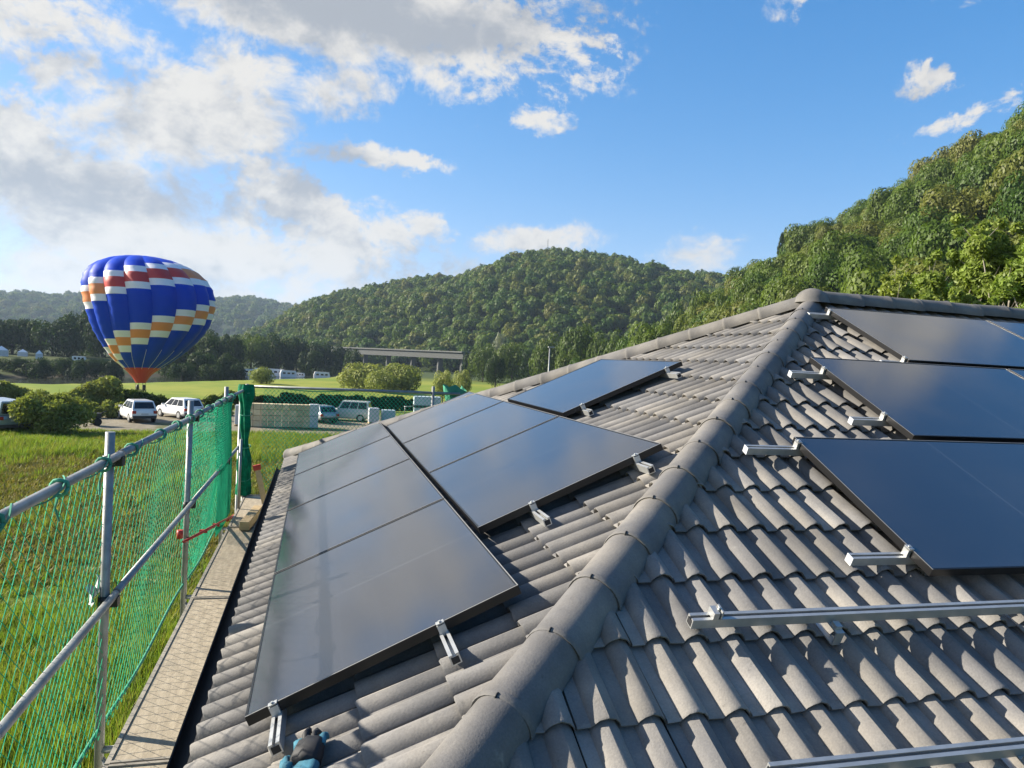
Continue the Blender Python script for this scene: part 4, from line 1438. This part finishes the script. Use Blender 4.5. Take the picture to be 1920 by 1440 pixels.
# weedy bush in the field and the hedge behind the car park
def clump(name, label, cat, c, lobes, n, leaf, m, seed, elong=1.3, tang=0.35, group=None, stems=12):
    o = empty(name, label, cat, c, 0, group)
    V, Fa = crown_arrays(seed, lobes, n, leaf, elong=elong, tang=tang, solid=0.45, drop=0.3)
    V[:, 2] = np.maximum(V[:, 2], 0.02)
    link("foliage", raw_mesh("foliage", V, Fa), o, M[m])
    mb = MB(); r = random.Random(seed)
    for k in range(stems):
        l = r.choice(lobes)
        e = Vector(l[:3]) + Vector((r.uniform(-.5, .5), r.uniform(-.5, .5), l[3] * 1.15))
        b = Vector((l[0] * 0.5, l[1] * 0.5, -0.1))
        mb.tube([b, b.lerp(e, 0.5) + Vector((0, 0, 0.2)), e], [0.035, 0.022, 0.006], 5)
    mb.build("stem", M['bark'], o)
    return o


r = random.Random(3)
bp = at(90, 802, 55.5)
lb = [(r.uniform(-2.0, 1.9), r.uniform(-1.2, 1.2), r.uniform(0.4, 1.7), r.uniform(0.6, 1.0)) for _ in range(22)] + [(-0.6, 0, 2.1, 0.8), (0.6, 0.2, 1.9, 0.8)]
clump("field_bush", "large straggly olive bush at the edge of the car park, left of the white cars", "bush", (bp[0], bp[1], 0), lb, 10500, 0.10, 'leaf_olive', 31)
for (x0, x1, D, hgt, lbl, kind, seed) in ((-60, 215, 76, 2.6, "overgrown hedge behind the car park at the far left", 'leaf_olive', 41), (205, 470, 80, 1.75, "low dark hedge behind the two white cars", 'leaf_mid', 42), (470, 780, 86, 1.7, "straight dark hedge behind the boards and parked cars", 'leaf_dark', 43)):
    a, b = at(x0, 740, D), at(x1, 740, D + (4 if x0 > 400 else 2))
    n = int(np.hypot(b[0] - a[0], b[1] - a[1]) / 0.8)
    c = (a + b) / 2
    lb = []
    for k in range(n):
        f = (k + 0.5) / n
        hh_ = hgt * r.uniform(0.7, 1.05) * (1 if x0 > 400 else 0.75 + 0.35 * math.sin(f * 7 + 1))
        for z in (0.35, 0.75):
            lb.append((a[0] + (b[0] - a[0]) * f - c[0], a[1] + (b[1] - a[1]) * f - c[1] + r.uniform(-0.5, 0.5), hh_ * z - 0.2, hh_ * 0.36 + 0.2))
    zz_ = float(ground_z(c[0], c[1]))
    clump("hedge", lbl, "hedge", (c[0], c[1], zz_), lb, 16000, 0.13, kind, seed, tang=0.45, stems=20)
for (x, y, D, w, h, lbl, sd_) in ((205, 775, 66, 1.6, 1.5, "low weedy bush to the left of the first white car", 51), (395, 765, 70, 1.8, 1.3, "low weedy bush to the right of the second white car", 52)):
    p = at(x, y, D)
    lb = [(r.uniform(-w, w), r.uniform(-.6, .6), r.uniform(0.2, h * 0.7), r.uniform(0.35, 0.6)) for _ in range(12)]
    clump("weed_bush", lbl, "bush", (p[0], p[1], 0), lb, 4000, 0.10, 'leaf_olive', sd_, stems=6)

# the bright trees right behind the ridge: every leaf cluster built
def near_tree(x, ytop, D, wpx, zb, seed, nleaf, m, label):
    p = at(x, 600, D)
    top = at(x, ytop, D)[2]
    h = top - zb
    w = wpx / FPX * D / 2
    o = empty("bright_tree", label, "tree", (p[0], p[1], zb))
    r = random.Random(seed)
    mb = MB()
    mb.tube([(0, 0, -0.3), (0.05, 0, h * 0.25), (0.15, 0.1, h * 0.55), (0.1, 0, h * 0.8)], [0.17, 0.14, 0.09, 0.03], 8)
    lobes = []
    for k in range(46):
        a = r.uniform(0, 6.28); z = h * r.uniform(0.38, 0.97)
        f = math.sqrt(max(0.05, 1 - ((z / h - 0.6) / 0.42) ** 2))
        rr = w * f * math.sqrt(r.uniform(0.15, 1.0))
        c = (rr * math.cos(a), rr * math.sin(a), z)
        lobes.append((*c, w * r.uniform(0.16, 0.30)))
        mb.tube([(0.1, 0, z * 0.62), (c[0] * 0.55, c[1] * 0.55, z * 0.85), (c[0], c[1], z + 0.2)], [0.045, 0.028, 0.008], 5)
        for q in range(2):      # shoots reaching out of the crown
            e = Vector(c) + Vector((r.uniform(-.5, .5), r.uniform(-.5, .5), r.uniform(0.2, 0.9)))
            mb.tube([c, e], [0.012, 0.004], 4)
            lobes.append((e.x, e.y, e.z, w * 0.09))
    mb.build("trunk", M['bark_pale'], o)
    V, Fa = crown_arrays(seed, lobes, nleaf, 0.066, elong=1.4, tang=0.45, solid=0.55, drop=0.1)
    link("crown", raw_mesh("crown", V, Fa), o, M[m])
    return o


near_tree(1885, 428, 27, 200, 0.0, 61, 60000, 'leaf_bright', "tall bright yellow-green tree behind the ridge at the right edge")
near_tree(1775, 448, 28, 190, 0.0, 62, 54000, 'leaf_bright', "bright yellow-green tree behind the ridge, beside the tallest one")
near_tree(1662, 508, 25, 150, 0.0, 63, 36000, 'leaf_bright', "lower bright tree behind the ridge, nearest to the roof peak")
near_tree(1990, 440, 26, 200, 0.0, 64, 16000, 'leaf_bright', "bright tree half cut by the right edge of the photo")
p = at(1471, 455, 330)
sk = empty("skyline_tree", "lone tree sticking up from the skyline of the right hillside", "tree", (p[0], p[1], p[2] - 12))
sk.scale = (3.2, 3.2, 15.5)
for nm, m_ in (("crown", crown_mesh("skyline_crown", 77, [(0, 0, 0.95, .25), (.35, 0, .80, .3), (-.4, 0.1, .72, .34), (0.5, .2, .6, .4), (0, 0, .5, .5), (.9, 0, .62, .2), (-.8, 0, .55, .2)], 1300, 0.09, 'leaf_dark')), ("trunk", HILL_T[0])):
    c = bpy.data.objects.new(nm, m_); COL.objects.link(c); c.parent = sk

# grass and weeds in the field below the scaffold
def tuft(seed, n, h, spread, w):
    r = np.random.default_rng(seed)
    V, Fa = [], []
    for k in range(n):
        a = r.uniform(0, 6.28); d = np.array([math.cos(a), math.sin(a), 0.0]); s = np.array([-d[1], d[0], 0]) * w
        b = np.array([r.normal(0, spread), r.normal(0, spread), 0.0]); hh = h * r.uniform(0.5, 1.1); lean = r.uniform(0.1, 0.7) * hh
        m_ = b + d * lean * 0.35 + np.array([0, 0, hh * 0.6]); t = b + d * lean + np.array([0, 0, hh])
        i = len(V)
        V += [b - s, b + s, m_ + s * 0.7, m_ - s * 0.7, t]
        Fa += [(i, i + 1, i + 2, i + 3), (i + 3, i + 2, i + 4, i + 4)]
    me = bpy.data.meshes.new("tuft")
    me.from_pydata([tuple(v) for v in V], [], [f if f[2] != f[3] else f[:3] for f in Fa])
    return me


TG_ = [tuft(k, 16, 0.34, 0.10, 0.011) for k in range(4)]
TW_ = [tuft(10 + k, 12, 0.22, 0.13, 0.020) for k in range(3)]
for m_ in TG_: m_.materials.append(M['grass'])
for m_ in TW_: m_.materials.append(M['weed'])
r = np.random.default_rng(9)
n = 150000
u = r.uniform(0, 1, n)
yy = -6 + 58 * u ** 1.35
xx = -5.6 - r.uniform(0, 1, n) * (7 + 0.62 * (yy + 6))
far_side = r.uniform(0, 1, n) < 0.16
xx = np.where(far_side & (yy > 7), -5.6 + r.uniform(0, 1, n) * (3 + 0.30 * (yy - 7)), xx)
f = fbm2(xx, yy, 5, 4, 0.22)
keep = (yy < 49.5) & (r.uniform(0, 1, n) < np.maximum(0.28, 0.70 + 2.6 * f))
xx, yy, f = xx[keep], yy[keep], f[keep]
zz_ = ground_z(xx, yy)
N = len(xx)
yw = yy + f * 10
weedp = sstep(yw, 10, 17) * (1 - sstep(yw, 34, 42)) * 0.86 + 0.08
isw = r.uniform(0, 1, N) < weedp
size = np.where(isw, r.uniform(0.5, 1.2, N), r.uniform(0.4, 1.05, N)) * (1.0 + 0.012 * yy) * np.where(yy > 41, 0.55, 1.0)
scl = np.stack([size, size, size * np.where(isw, 0.8, 1.0 + 0.7 * np.clip(f * 4, -0.75, 1.2))], 1)
rot = np.stack([np.zeros(N), np.zeros(N), r.uniform(0, 6.28, N)], 1)
idx = np.where(isw, 4 + r.integers(0, 3, N), r.integers(0, 4, N))
scatter("grass", np.stack([xx, yy, zz_], 1), rot, scl, idx, TG_ + TW_, "long grass and brownish weeds growing over the field below the scaffold", "grass")

# ================================================================== vehicles
def car(name, label, paint, loc, rz, kind='suv', group=None):
    """x forward; origin on the ground in the middle"""
    o = empty(name, label, "car", loc, rz, group)
    if kind == 'suv':
        L, Wd, zb, zr = 4.5, 1.84, 1.02, 1.66; cab = (-2.16, 0.95, -1.80, 0.10)
    elif kind == 'off':
        L, Wd, zb, zr = 4.3, 1.80, 1.10, 1.82; cab = (-2.08, 0.75, -1.98, 0.35)
    elif kind == 'van':
        L, Wd, zb, zr = 5.2, 1.95, 1.15, 2.0; cab = (-2.55, 1.9, -2.45, 1.15)
    else:
        L, Wd, zb, zr = 4.2, 1.76, 0.94, 1.48; cab = (-2.0, 0.95, -1.45, 0.15)
    h = Wd / 2
    mb = MB()
    st = [(-L / 2, .55, zb - .28, h * .86), (-L / 2 + .06, .36, zb - .05, h * .95), (-L / 2 + .5, .28, zb, h), (-0.3, .25, zb, h), (L / 2 - 1.15, .27, zb - .04, h), (L / 2 - .35, .32, zb - .14, h * .95), (L / 2 - .05, .40, zb - .30, h * .84), (L / 2, .5, zb - .42, h * .76)]
    G = []
    for (x, z0, z1, w) in st:
        zm = z0 + (z1 - z0) * 0.62
        G.append([(x, -w * .90, z0), (x, -w, z0 + .12), (x, -w * 1.0, zm), (x, -w * .93, z1), (x, 0, z1 + .03), (x, w * .93, z1), (x, w, zm), (x, w, z0 + .12), (x, w * .90, z0)])
    mb.grid(np.array(G))
    mb.quad(*G[0][::-1]); mb.quad(*G[-1])
    a, b, c, d = cab
    wb, wr = h * .93, h * .76
    lo = [(a, -wb), (b, -wb), (b, wb), (a, wb)]; hi = [(c, -wr), (d, -wr), (d, wr), (c, wr)]
    Lo = [Vector((x, y, zb - .01)) for x, y in lo]; Hi = [Vector((x, y, zr - .05)) for x, y in hi]
    for i in range(4):
        mb.quad(Lo[i], Lo[(i + 1) % 4], Hi[(i + 1) % 4], Hi[i])
    rt = [Vector((p.x * .96 + .02, p.y * .9, zr)) for p in Hi]
    for i in range(4): mb.quad(Hi[i], Hi[(i + 1) % 4], rt[(i + 1) % 4], rt[i])
    mb.quad(*rt)
    mb.build("body", paint, o, 0.02)

    def pane(i, nm, u0, u1, v0=.10, v1=.92):
        A, B, C_, D_ = Lo[i], Lo[(i + 1) % 4], Hi[(i + 1) % 4], Hi[i]
        nn = (B - A).cross(D_ - A).normalized() * 0.008
        f = lambda u, v: (A.lerp(B, u)).lerp(D_.lerp(C_, u), v) + nn
        m_ = MB(); m_.quad(f(u0, v0), f(u1, v0), f(u1, v1), f(u0, v1))
        m_.quad(f(u0, v0) - nn * 2, f(u0, v1) - nn * 2, f(u1, v1) - nn * 2, f(u1, v0) - nn * 2)
        m_.build(nm, M['car_glass'], o)
    for i in (0, 2):
        for (u0, u1) in ((.06, .34), (.37, .62), (.65, .93)): pane(i, "side_window", u0, u1)
    pane(1, "windscreen", .06, .94); pane(3, "rear_window", .07, .93, .12, .90)
    for x in (-L / 2 + .82, L / 2 - .88):
        for s in (-1, 1):
            w = MB(); w.tube([(x, s * (h - .20), .34), (x, s * (h + .005), .34)], .34, 18); wo = w.build("wheel", M['tyre'], o)
            w = MB(); w.tube([(x, s * (h - .05), .34), (x, s * (h + .018), .34)], .21, 12); w.build("rim", M['alu'], wo)
    bp_ = MB(); bp_.bbox((-L / 2 - .04, -h * .9, .36), (-L / 2 + .2, h * .9, .56)); bp_.bbox((L / 2 - .2, -h * .8, .34), (L / 2 + .03, h * .8, .50)); bp_.build("bumper", M['trim'], o)
    for s in (-1, 1):
        t = MB(); t.box((-L / 2 + .05, s * h * .80, zb - .20), (.12, .26, .22)); t.build("tail_light", M['tail'], o)
        t = MB(); t.box((L / 2 - .12, s * h * .66, zb - .36), (.2, .34, .16)); t.build("headlight", M['lamp'], o)
        t = MB(); t.box((b - .12, s * (h + .07), zb + .06), (.12, .2, .14)); t.build("mirror", paint, o)
    t = MB(); t.box((-L / 2 - .012, 0, zb - .34), (.02, .5, .11)); t.build("number_plate", M['wrap'], o)
    if kind == 'off':
        w = MB(); w.tube([(-L / 2 - .20, .1, .95), (-L / 2 - .0, .1, .95)], .34, 16); w.build("spare_wheel", M['tyre'], o)
    return o


def head(x, y, d_deg, D):
    p = at(x, y, D)
    view = math.atan2(p[1] - CAM[1], p[0] - CAM[0])      # heading straight away from the camera
    return (p[0], p[1], float(ground_z(p[0], p[1]))), view + rad(d_deg)


GC = "cars parked beyond the field"
for (nm, x, y, D, hd, pm, kd, lb) in (("parked_car", 256, 788, 64, 14, 'white_paint', 'suv', "white off-road estate car with dark rear window, left of the two white cars"),
                                      ("parked_car", 336, 784, 67, 30, 'white_paint', 'suv', "white car half hidden by the net's top rail, right of the two white cars"),
                                      ("parked_car", -4, 802, 58, 20, 'blue_paint', 'van', "blue-grey van cut by the left edge beside the large bush"),
                                      ("parked_car", 598, 787, 66, 25, 'silver_paint', 'hatch', "silver hatchback seen from behind through the net, next to the boards"),
                                      ("parked_car", 650, 787, 68, 80, 'cream_paint', 'off', "cream off-roader with a spare wheel on its back seen through the net")):
    l, a = head(x, y, hd, D)
    car(nm, lb, M[pm], l, a, kd, GC)

# caravans beyond the meadow, tents at the far left
def caravan(x, D, lb, rz, s=1.0, roof='wrap'):
    p = at(x, 690, D)
    z = float(ground_z(p[0], p[1]))
    o = empty("caravan", lb, "caravan", (p[0], p[1], z), rz, "caravans and vans at the far side of the meadow")
    mb = MB()
    pr = [(-2.6 * s, .5), (2.3 * s, .5), (2.7 * s, 1.2), (2.3 * s, 2.6 * s), (-2.3 * s, 2.7 * s), (-2.7 * s, 1.8)]
    A = [(x_, -1.1, z_) for x_, z_ in pr]; B = [(x_, 1.1, z_) for x_, z_ in pr]
    mb.quad(*A); mb.quad(*B[::-1])
    for i in range(6): mb.quad(A[(i + 1) % 6], A[i], B[i], B[(i + 1) % 6])
    mb.build("body", M['white_paint'], o)
    for s_ in (-1, 1):
        for x_ in (-1.5, 0, 1.4):
            w = MB(); w.box((x_ * s, s_ * 1.108, 1.75 * s), (.9 * s, .02, .6)); w.build("window", M['car_glass'], o)
        w = MB(); w.tube([(0.1, s_ * .85, .33), (0.1, s_ * 1.06, .33)], .33, 10); w.build("wheel", M['tyre'], o)
    return o


for (x, D, lb, rz, s) in ((470, 290, "white caravan at the left end of the row above the round bush", 0.3, 1.0), (492, 292, "white caravan directly above the round dark bush", 0.1, 1.15), (518, 288, "white camper in the middle of the row by the dark trees", -0.1, 1.2), (541, 285, "white caravan right of the middle of the row", 0.2, 1.1), (560, 290, "small white caravan at the right end of the row", 0.5, .8), (604, 285, "lone white caravan further right before the olive bushes", 0.1, 1.1), (148, 262, "small white van left of the balloon under the dark trees", 0.2, .7)):
    caravan(x, D, lb, rz, s)


def tent(x, D, lb, w, h):
    p = at(x, 680, D); z = float(ground_z(p[0], p[1]))
    o = empty("white_tent", lb, "tent", (p[0], p[1], z), 0.3, "white tents under the dark trees")
    mb = MB()
    e = h * .55
    c = [(-w, -w, 0), (w, -w, 0), (w, w, 0), (-w, w, 0)]; d_ = [(x_, y_, e) for x_, y_, _ in c]
    for i in range(4):
        mb.quad(c[i], c[(i + 1) % 4], d_[(i + 1) % 4], d_[i])
    mb.build("wall", M['wrap'], o)
    mb = MB()
    for i in range(4): mb.quad(Vector(d_[i]) * 1.04, Vector(d_[(i + 1) % 4]) * 1.04, (0, 0, h))
    mb.build("roof", M['white_paint'], o)


tent(2, 262, "white tent at the very left edge under the dark trees", 1.7, 3.0); tent(73, 258, "small bright white tent between two dark trees", 0.9, 2.7); tent(42, 270, "greyish tent just right of the leftmost white tent", 1.3, 2.2)

# ------------------------------------------------------------------ boards, crates and the trailer behind the far net
bs = empty("board_stack", "long stack of pale yellow boards standing behind the net", "boards", tuple(at(522, 800, 60.5) * np.array([1, 1, 0])), 0)
vw = math.atan2(bs.location.y - CAM[1], bs.location.x - CAM[0]) - math.pi / 2
bs.rotation_euler = (0, 0, vw)
for i in range(9):
    for j in range(4):
        mb = MB(); mb.box((-2.15 + i * 0.53, rr_.uniform(-.04, .04), 0.26 + j * 0.45), (0.50, 0.9, 0.425))
        mb.build("board", M['yellow_board'], bs, 0.01)
for i in range(2):
    mb = MB(); mb.box((2.62 + i * .02, 0, 0.5 + i * 0.93), (0.7, 0.9, 0.9)); mb.build("wrapped_bale", M['wrap'], bs, 0.04)
for (x, D, w, hgt, mm, lb) in ((700, 66, 0.9, 1.25, 'wrap', "white plastic bale standing right of the off-roader"), (727, 67, 1.2, 1.05, 'tarp', "pale blue crate on the ground right of the white bale"), (447, 61, .5, 1.5, 'wrap', "whitish wrapped bale seen between the two net posts")):
    p = at(x, 790, D)
    o = empty("crate", lb, "crate", (p[0], p[1], 0), vw)
    mb = MB(); mb.box((0, 0, hgt / 2 + .12), (w, .9, hgt)); mb.build("box", M[mm], o, 0.05)
    mb = MB()
    for s_ in (-1, 0, 1): mb.box((s_ * w * .42, 0, .05), (.12, .95, .1))
    mb.build("pallet_foot", M['wood'], o)
p = at(800, 765, 76)
tl = empty("trailer", "flat trailer with pale blue tarpaulin sides behind the far hip", "trailer", (p[0], p[1], float(ground_z(p[0], p[1]))), vw - 0.12)
mb = MB(); mb.bbox((-1.35, -.8, 1.15), (1.35, .8, 2.05)); mb.build("tarpaulin", M['tarp'], tl, 0.04)
mb = MB(); mb.bbox((-1.4, -.85, .95), (1.4, .85, 1.12)); mb.build("chassis", M['trim'], tl)
mb = MB(); mb.bbox((-1.3, -.75, .25), (1.3, .75, .9)); mb.build("side_board", M['tarp'], tl)
for s_ in (-1, 1):
    w = MB(); w.tube([(0.2, s_ * .82, .33), (.2, s_ * .98, .33)], .33, 12); w.build("wheel", M['tyre'], tl)
mb = MB(); mb.tube([(-1.4, 0, 1.0), (-2.3, 0, .9)], .05, 6); mb.tube([(-2.2, 0, 0), (-2.2, 0, 1.0)], .04, 6); mb.build("drawbar", M['galv'], tl)
p = at(173, 790, 60)
fp = empty("handcart", "small dark handcart standing on the lane right of the large bush", "handcart", (p[0], p[1], 0), 0.6)
mb = MB(); mb.bbox((-.5, -.3, .55), (.5, .3, .9)); mb.build("tray", M['trim'], fp)
mb = MB(); mb.tube([(.25, -.33, .28), (.25, .33, .28)], .28, 12); mb.build("wheel", M['tyre'], fp)
mb = MB(); mb.tube([(-.4, 0, .6), (-.55, 0, .0)], .05, 6); mb.tube([(.4, 0, .8), (.95, 0, 1.05)], .03, 6); mb.build("handle", M['trim'], fp)

# ------------------------------------------------------------------ bridge, lamp, mast
br = empty("bridge", "long concrete road bridge across the valley at the foot of the hill", "bridge")
a, b = at(600, 650, 520), at(880, 661, 400)
a = Vector(a); b = Vector(b)
d = (b - a); L = d.length; dn = d.normalized(); sn = dn.cross(Vector((0, 0, 1))).normalized()
mx3 = Matrix((dn, sn, dn.cross(sn) * -1)).transposed()
br.location = (a + b) / 2
def brk(z, hgt, wid, nm, m_):
    mb = MB(); mb.box(Vector((0, 0, z)), (L, wid, hgt), Matrix((dn, sn, sn.cross(dn) * -1)).transposed()); mb.build(nm, m_, br)
brk(0.0, 0.7, 11.0, "parapet", M['concrete']); brk(-2.1, 3.4, 9.0, "deck", M['concrete_shade'] if 'concrete_shade' in M else M['concrete'])  # deck deepened and darkened to stand for the shaded bank beneath
for f in (-.46, -.30, -.14, 0.02, .18, .34, .47):
    c = dn * (f * L)
    mb = MB(); mb.bbox((c.x - 1.3, c.y - 2.5, c.z - 3.0), (c.x + 1.3, c.y + 2.5, -15)); mb.build("pier", M['concrete_shade'], br)
p = at(1031, 652, 62)
lp = empty("street_lamp", "grey street lamp standing behind the far hip before the bright trees", "street lamp", (p[0], p[1], 0))
mb = MB(); mb.tube([(0, 0, -.2), (0, 0, 3.0), (0, 0, p[2])], [.09, .075, .055], 8); mb.build("pole", M['galv'], lp)
mb = MB(); mb.box((0.12, 0, p[2] + .04), (.55, .24, .12)); mb.build("lamp_head", M['galv'], lp, 0.03)
p = at(1026, 478, 800)
ms = empty("radio_mast", "thin lattice radio mast on the summit of the middle hill", "mast", tuple(p - np.array([0, 0, 10])))
mb = MB()
for k in range(3):
    mb.tube([(1.3 * math.cos(k * 2.09), 1.3 * math.sin(k * 2.09), 0), (.35 * math.cos(k * 2.09), .35 * math.sin(k * 2.09), 27)], .14, 4)
for z in range(1, 13):
    w = 1.3 - z * 2 * .035
    pts = [(w * math.cos(k * 2.09 + (z % 2) * .5), w * math.sin(k * 2.09 + (z % 2) * .5), z * 2 + (k % 2)) for k in range(4)]
    mb.tube(pts, .09, 4)
mb.build("lattice", M['galv'], ms)
p = at(1013, 488, 770)
tw = empty("summit_tower", "small pale tower among the trees below the mast", "tower", tuple(p - np.array([0, 0, 8])))
mb = MB(); mb.bbox((-1.6, -1.6, 0), (1.6, 1.6, 13)); mb.build("shaft", M['render'], tw)
mb = MB(); mb.bbox((-2.1, -2.1, 13.01), (2.1, 2.1, 14.2)); mb.build("top", M['concrete'], tw)

# ================================================================== hot-air balloon
BD = 100.0
mouth = Vector(at(264, 702, BD))
bal = empty("hot_air_balloon", "blue hot-air balloon with zigzag bands of white and orange panels standing over the meadow", "hot-air balloon", mouth)
R3 = Vector(R_); F3 = Vector(F_); Z3 = Vector((0, 0, 1))
axis = (Z3 - R3 * 0.05 + F3 * 0.05).normalized()
ex = (R3 - axis * R3.dot(axis)).normalized(); ey = axis.cross(ex)
BM3 = Matrix((ex, ey, axis)).transposed()
ctl = [(0.70, -1.3), (1.35, -0.2), (2.6, 0.95), (4.3, 2.3), (6.05, 4.3), (7.6, 6.6), (8.5, 8.9), (8.95, 11.0), (8.95, 12.7), (8.35, 14.5), (7.1, 15.9), (5.3, 16.9), (3.2, 17.5), (1.2, 17.75), (0.02, 17.8)]
ctl = [(r_ * 0.775, z_ * 0.80) for r_, z_ in ctl]
ZTOP = ctl[-1][1]
cr, czz = np.array(ctl).T
acc = np.concatenate([[0], np.cumsum(np.hypot(np.diff(cr), np.diff(czz)))]); acc /= acc[-1]
NV, NU, NG = 56, 9, 16


def catm(x, xs, ys):
    i = np.clip(np.searchsorted(xs, x) - 1, 0, len(xs) - 2)
    t = (x - xs[i]) / (xs[i + 1] - xs[i])
    m_ = np.gradient(ys, xs)
    h_ = xs[i + 1] - xs[i]
    return (2 * t**3 - 3 * t**2 + 1) * ys[i] + (t**3 - 2 * t**2 + t) * h_ * m_[i] + (-2 * t**3 + 3 * t**2) * ys[i + 1] + (t**3 - t**2) * h_ * m_[i + 1]


SC = 0.105       # where the red scoop ends
bmats = [M['bal_blue'], M['bal_white'], M['bal_orange'], M['bal_red']]
for gk in range(NG):
    # gores are numbered from the camera's left limb; the bands climb by one step per gore
    th0 = math.pi + (gk - 0.35) * 2 * math.pi / NG
    step = (gk if gk < 10 else 10 - (gk - 10) * 10 / 6) - 3.65
    zv = lambda z_: float(np.interp(min(z_, 0.992) * ZTOP, czz, acc))
    b1 = 0.700 + 0.050 * step - 0.004 * max(0, step) ** 2
    b2 = 0.238 + 0.060 * step
    e1 = [(zv(b1 - 0.098), 1), (zv(b1 - 0.043), 2), (zv(b1 + 0.040), 1), (zv(b1 + 0.090), 0)]
    e2 = [(zv(b2 - 0.085), 1), (zv(b2 - 0.035), 2), (zv(b2 + 0.030), 1), (zv(b2 + 0.080), 0)]
    vs = sorted(set([0.0, SC, 1.0] + [v_ for v_, _ in e1 + e2] + list(np.linspace(0, 1, NV))))
    vs = [v_ for i_, v_ in enumerate(vs) if i_ == 0 or v_ - vs[i_ - 1] > 1e-4]
    mb = MB()
    G = []
    for v_ in vs:
        rr = float(catm(np.array(v_), acc, cr)); z_ = float(catm(np.array(v_), acc, czz))
        row = []
        amp = 0.085 * math.sin(math.pi * min(1, v_ * 1.02)) ** 0.5 if v_ > 0.02 else 0
        for j in range(NU):
            uu = j / (NU - 1) * 2 - 1
            tt = th0 + uu * math.pi / NG
            bul = 1 + amp * (1 - uu * uu) - amp * 0.35
            crink = 0.010 * math.sin(v_ * 120 + gk) * (1 - abs(uu)) + 0.022 * math.sin(v_ * 7 + 2.2 * math.sin(tt)) * math.sin(2 * tt + v_ * 3) * (1 if v_ < 0.9 else 0)
            p = Vector((rr * (bul + crink) * math.cos(tt), rr * (bul + crink) * math.sin(tt), z_))
            p.x += 1.35 * math.sin(math.pi * min(1, max(0, z_ / ZTOP))) ** 1.2
            row.append(BM3 @ p)
        G.append(row)
    for i_ in range(len(vs) - 1):
        vm = (vs[i_] + vs[i_ + 1]) / 2
        mi = 0
        if vm < SC: mi = 3
        else:
            for e_, mk in e1 + e2:
                pass
            for ee, hot in ((e1, 3 if 4 <= gk <= 7 else 2), (e2, 2)):
                if ee[0][0] < vm < ee[1][0]: mi = 1
                elif ee[1][0] < vm < ee[2][0]: mi = hot
                elif ee[2][0] < vm < ee[3][0]: mi = 1
        mb.m = mi
        mb.grid(np.array([G[i_], G[i_ + 1]]))
    me_ = mb.mesh("gore")
    bm = bmesh.new(); bm.from_mesh(me_); bmesh.ops.remove_doubles(bm, verts=bm.verts[:], dist=1e-4); bm.to_mesh(me_); bm.free()
    link("gore", me_, bal, bmats)
mb = MB()       # light load tapes down the seams of the lower cone
for gk in range(NG):
    tt = math.pi + (gk + 0.15) * 2 * math.pi / NG
    pts = []
    for v_ in np.linspace(SC * 0.9, 0.24, 6):
        rr = float(catm(np.array(v_), acc, cr)) * 1.0; z_ = float(catm(np.array(v_), acc, czz))
        pts.append(BM3 @ Vector((rr * math.cos(tt), rr * math.sin(tt), z_)))
        pts[-1] += ex * 1.35 * math.sin(math.pi * min(1, max(0, z_ / ZTOP))) ** 1.2
    mb.tube(pts, 0.02, 4)
mb.build("load_tape", M['bal_white'], bal)
bz = axis * -2.0
mb = MB(); mb.tube([bz + Vector((-.35, 0, .1)), bz + Vector((-.35, 0, .75))], .16, 8); mb.tube([bz + Vector((.35, 0, .1)), bz + Vector((.35, 0, .75))], .16, 8); mb.tube([bz + Vector((-.6, 0, .1)), bz + Vector((.6, 0, .1))], .06, 6)
mb.build("burner", M['trim'], bal)
gb = float(ground_z(mouth.x, mouth.y)) - mouth.z
mb = MB()
bt_ = max(gb + 1.15, -4.6)
for k in range(8):
    a_ = k * math.pi / 4
    mb.tube([BM3 @ Vector((0.56 * math.cos(a_), 0.56 * math.sin(a_), -1.0)), bz + Vector((.6 * math.cos(a_), .6 * math.sin(a_), .1)), Vector((bz.x, bz.y, bt_)) + Vector((.6 * math.cos(a_), .5 * math.sin(a_), 0))], .018, 4)
mb.build("cable", M['trim'], bal)
mb = MB()
pr = [[(bz.x + .72 * s_ * c_, bz.y + .58 * s_ * d_, z_) for c_, d_ in ((-1, -1), (1, -1), (1, 1), (-1, 1), (-1, -1))] for s_, z_ in ((.92, gb), (1, gb + .1), (1, bt_ - .05), (1.06, bt_), (.94, bt_), (.9, gb + .1))]
mb.grid(np.array(pr), False)
mb.quad(*pr[-1][:4])
mb.build("basket", M['wicker'], bal)

# ================================================================== the air itself
mb = MB(); mb.bbox((-3400, -60, -8.0), (3400, 4200, 330.0))
hz = mb.build("haze", None)
hz.data.materials.clear()
mh = bpy.data.materials.new("haze"); mh.use_nodes = True
T = NT(mh.node_tree); T.n.clear()
pv = T.node('ShaderNodeVolumePrincipled')
pv.inputs['Color'].default_value = (0.58, 0.75, 0.97, 1)
pv.inputs['Density'].default_value = 0.00012
pv.inputs['Anisotropy'].default_value = 0.2
out = T.node('ShaderNodeOutputMaterial')
T.l.new(pv.outputs[0], out.inputs['Volume'])
hz.data.materials.append(mh)
tag(hz, "thin summer haze filling the valley air", "haze", kind='stuff')
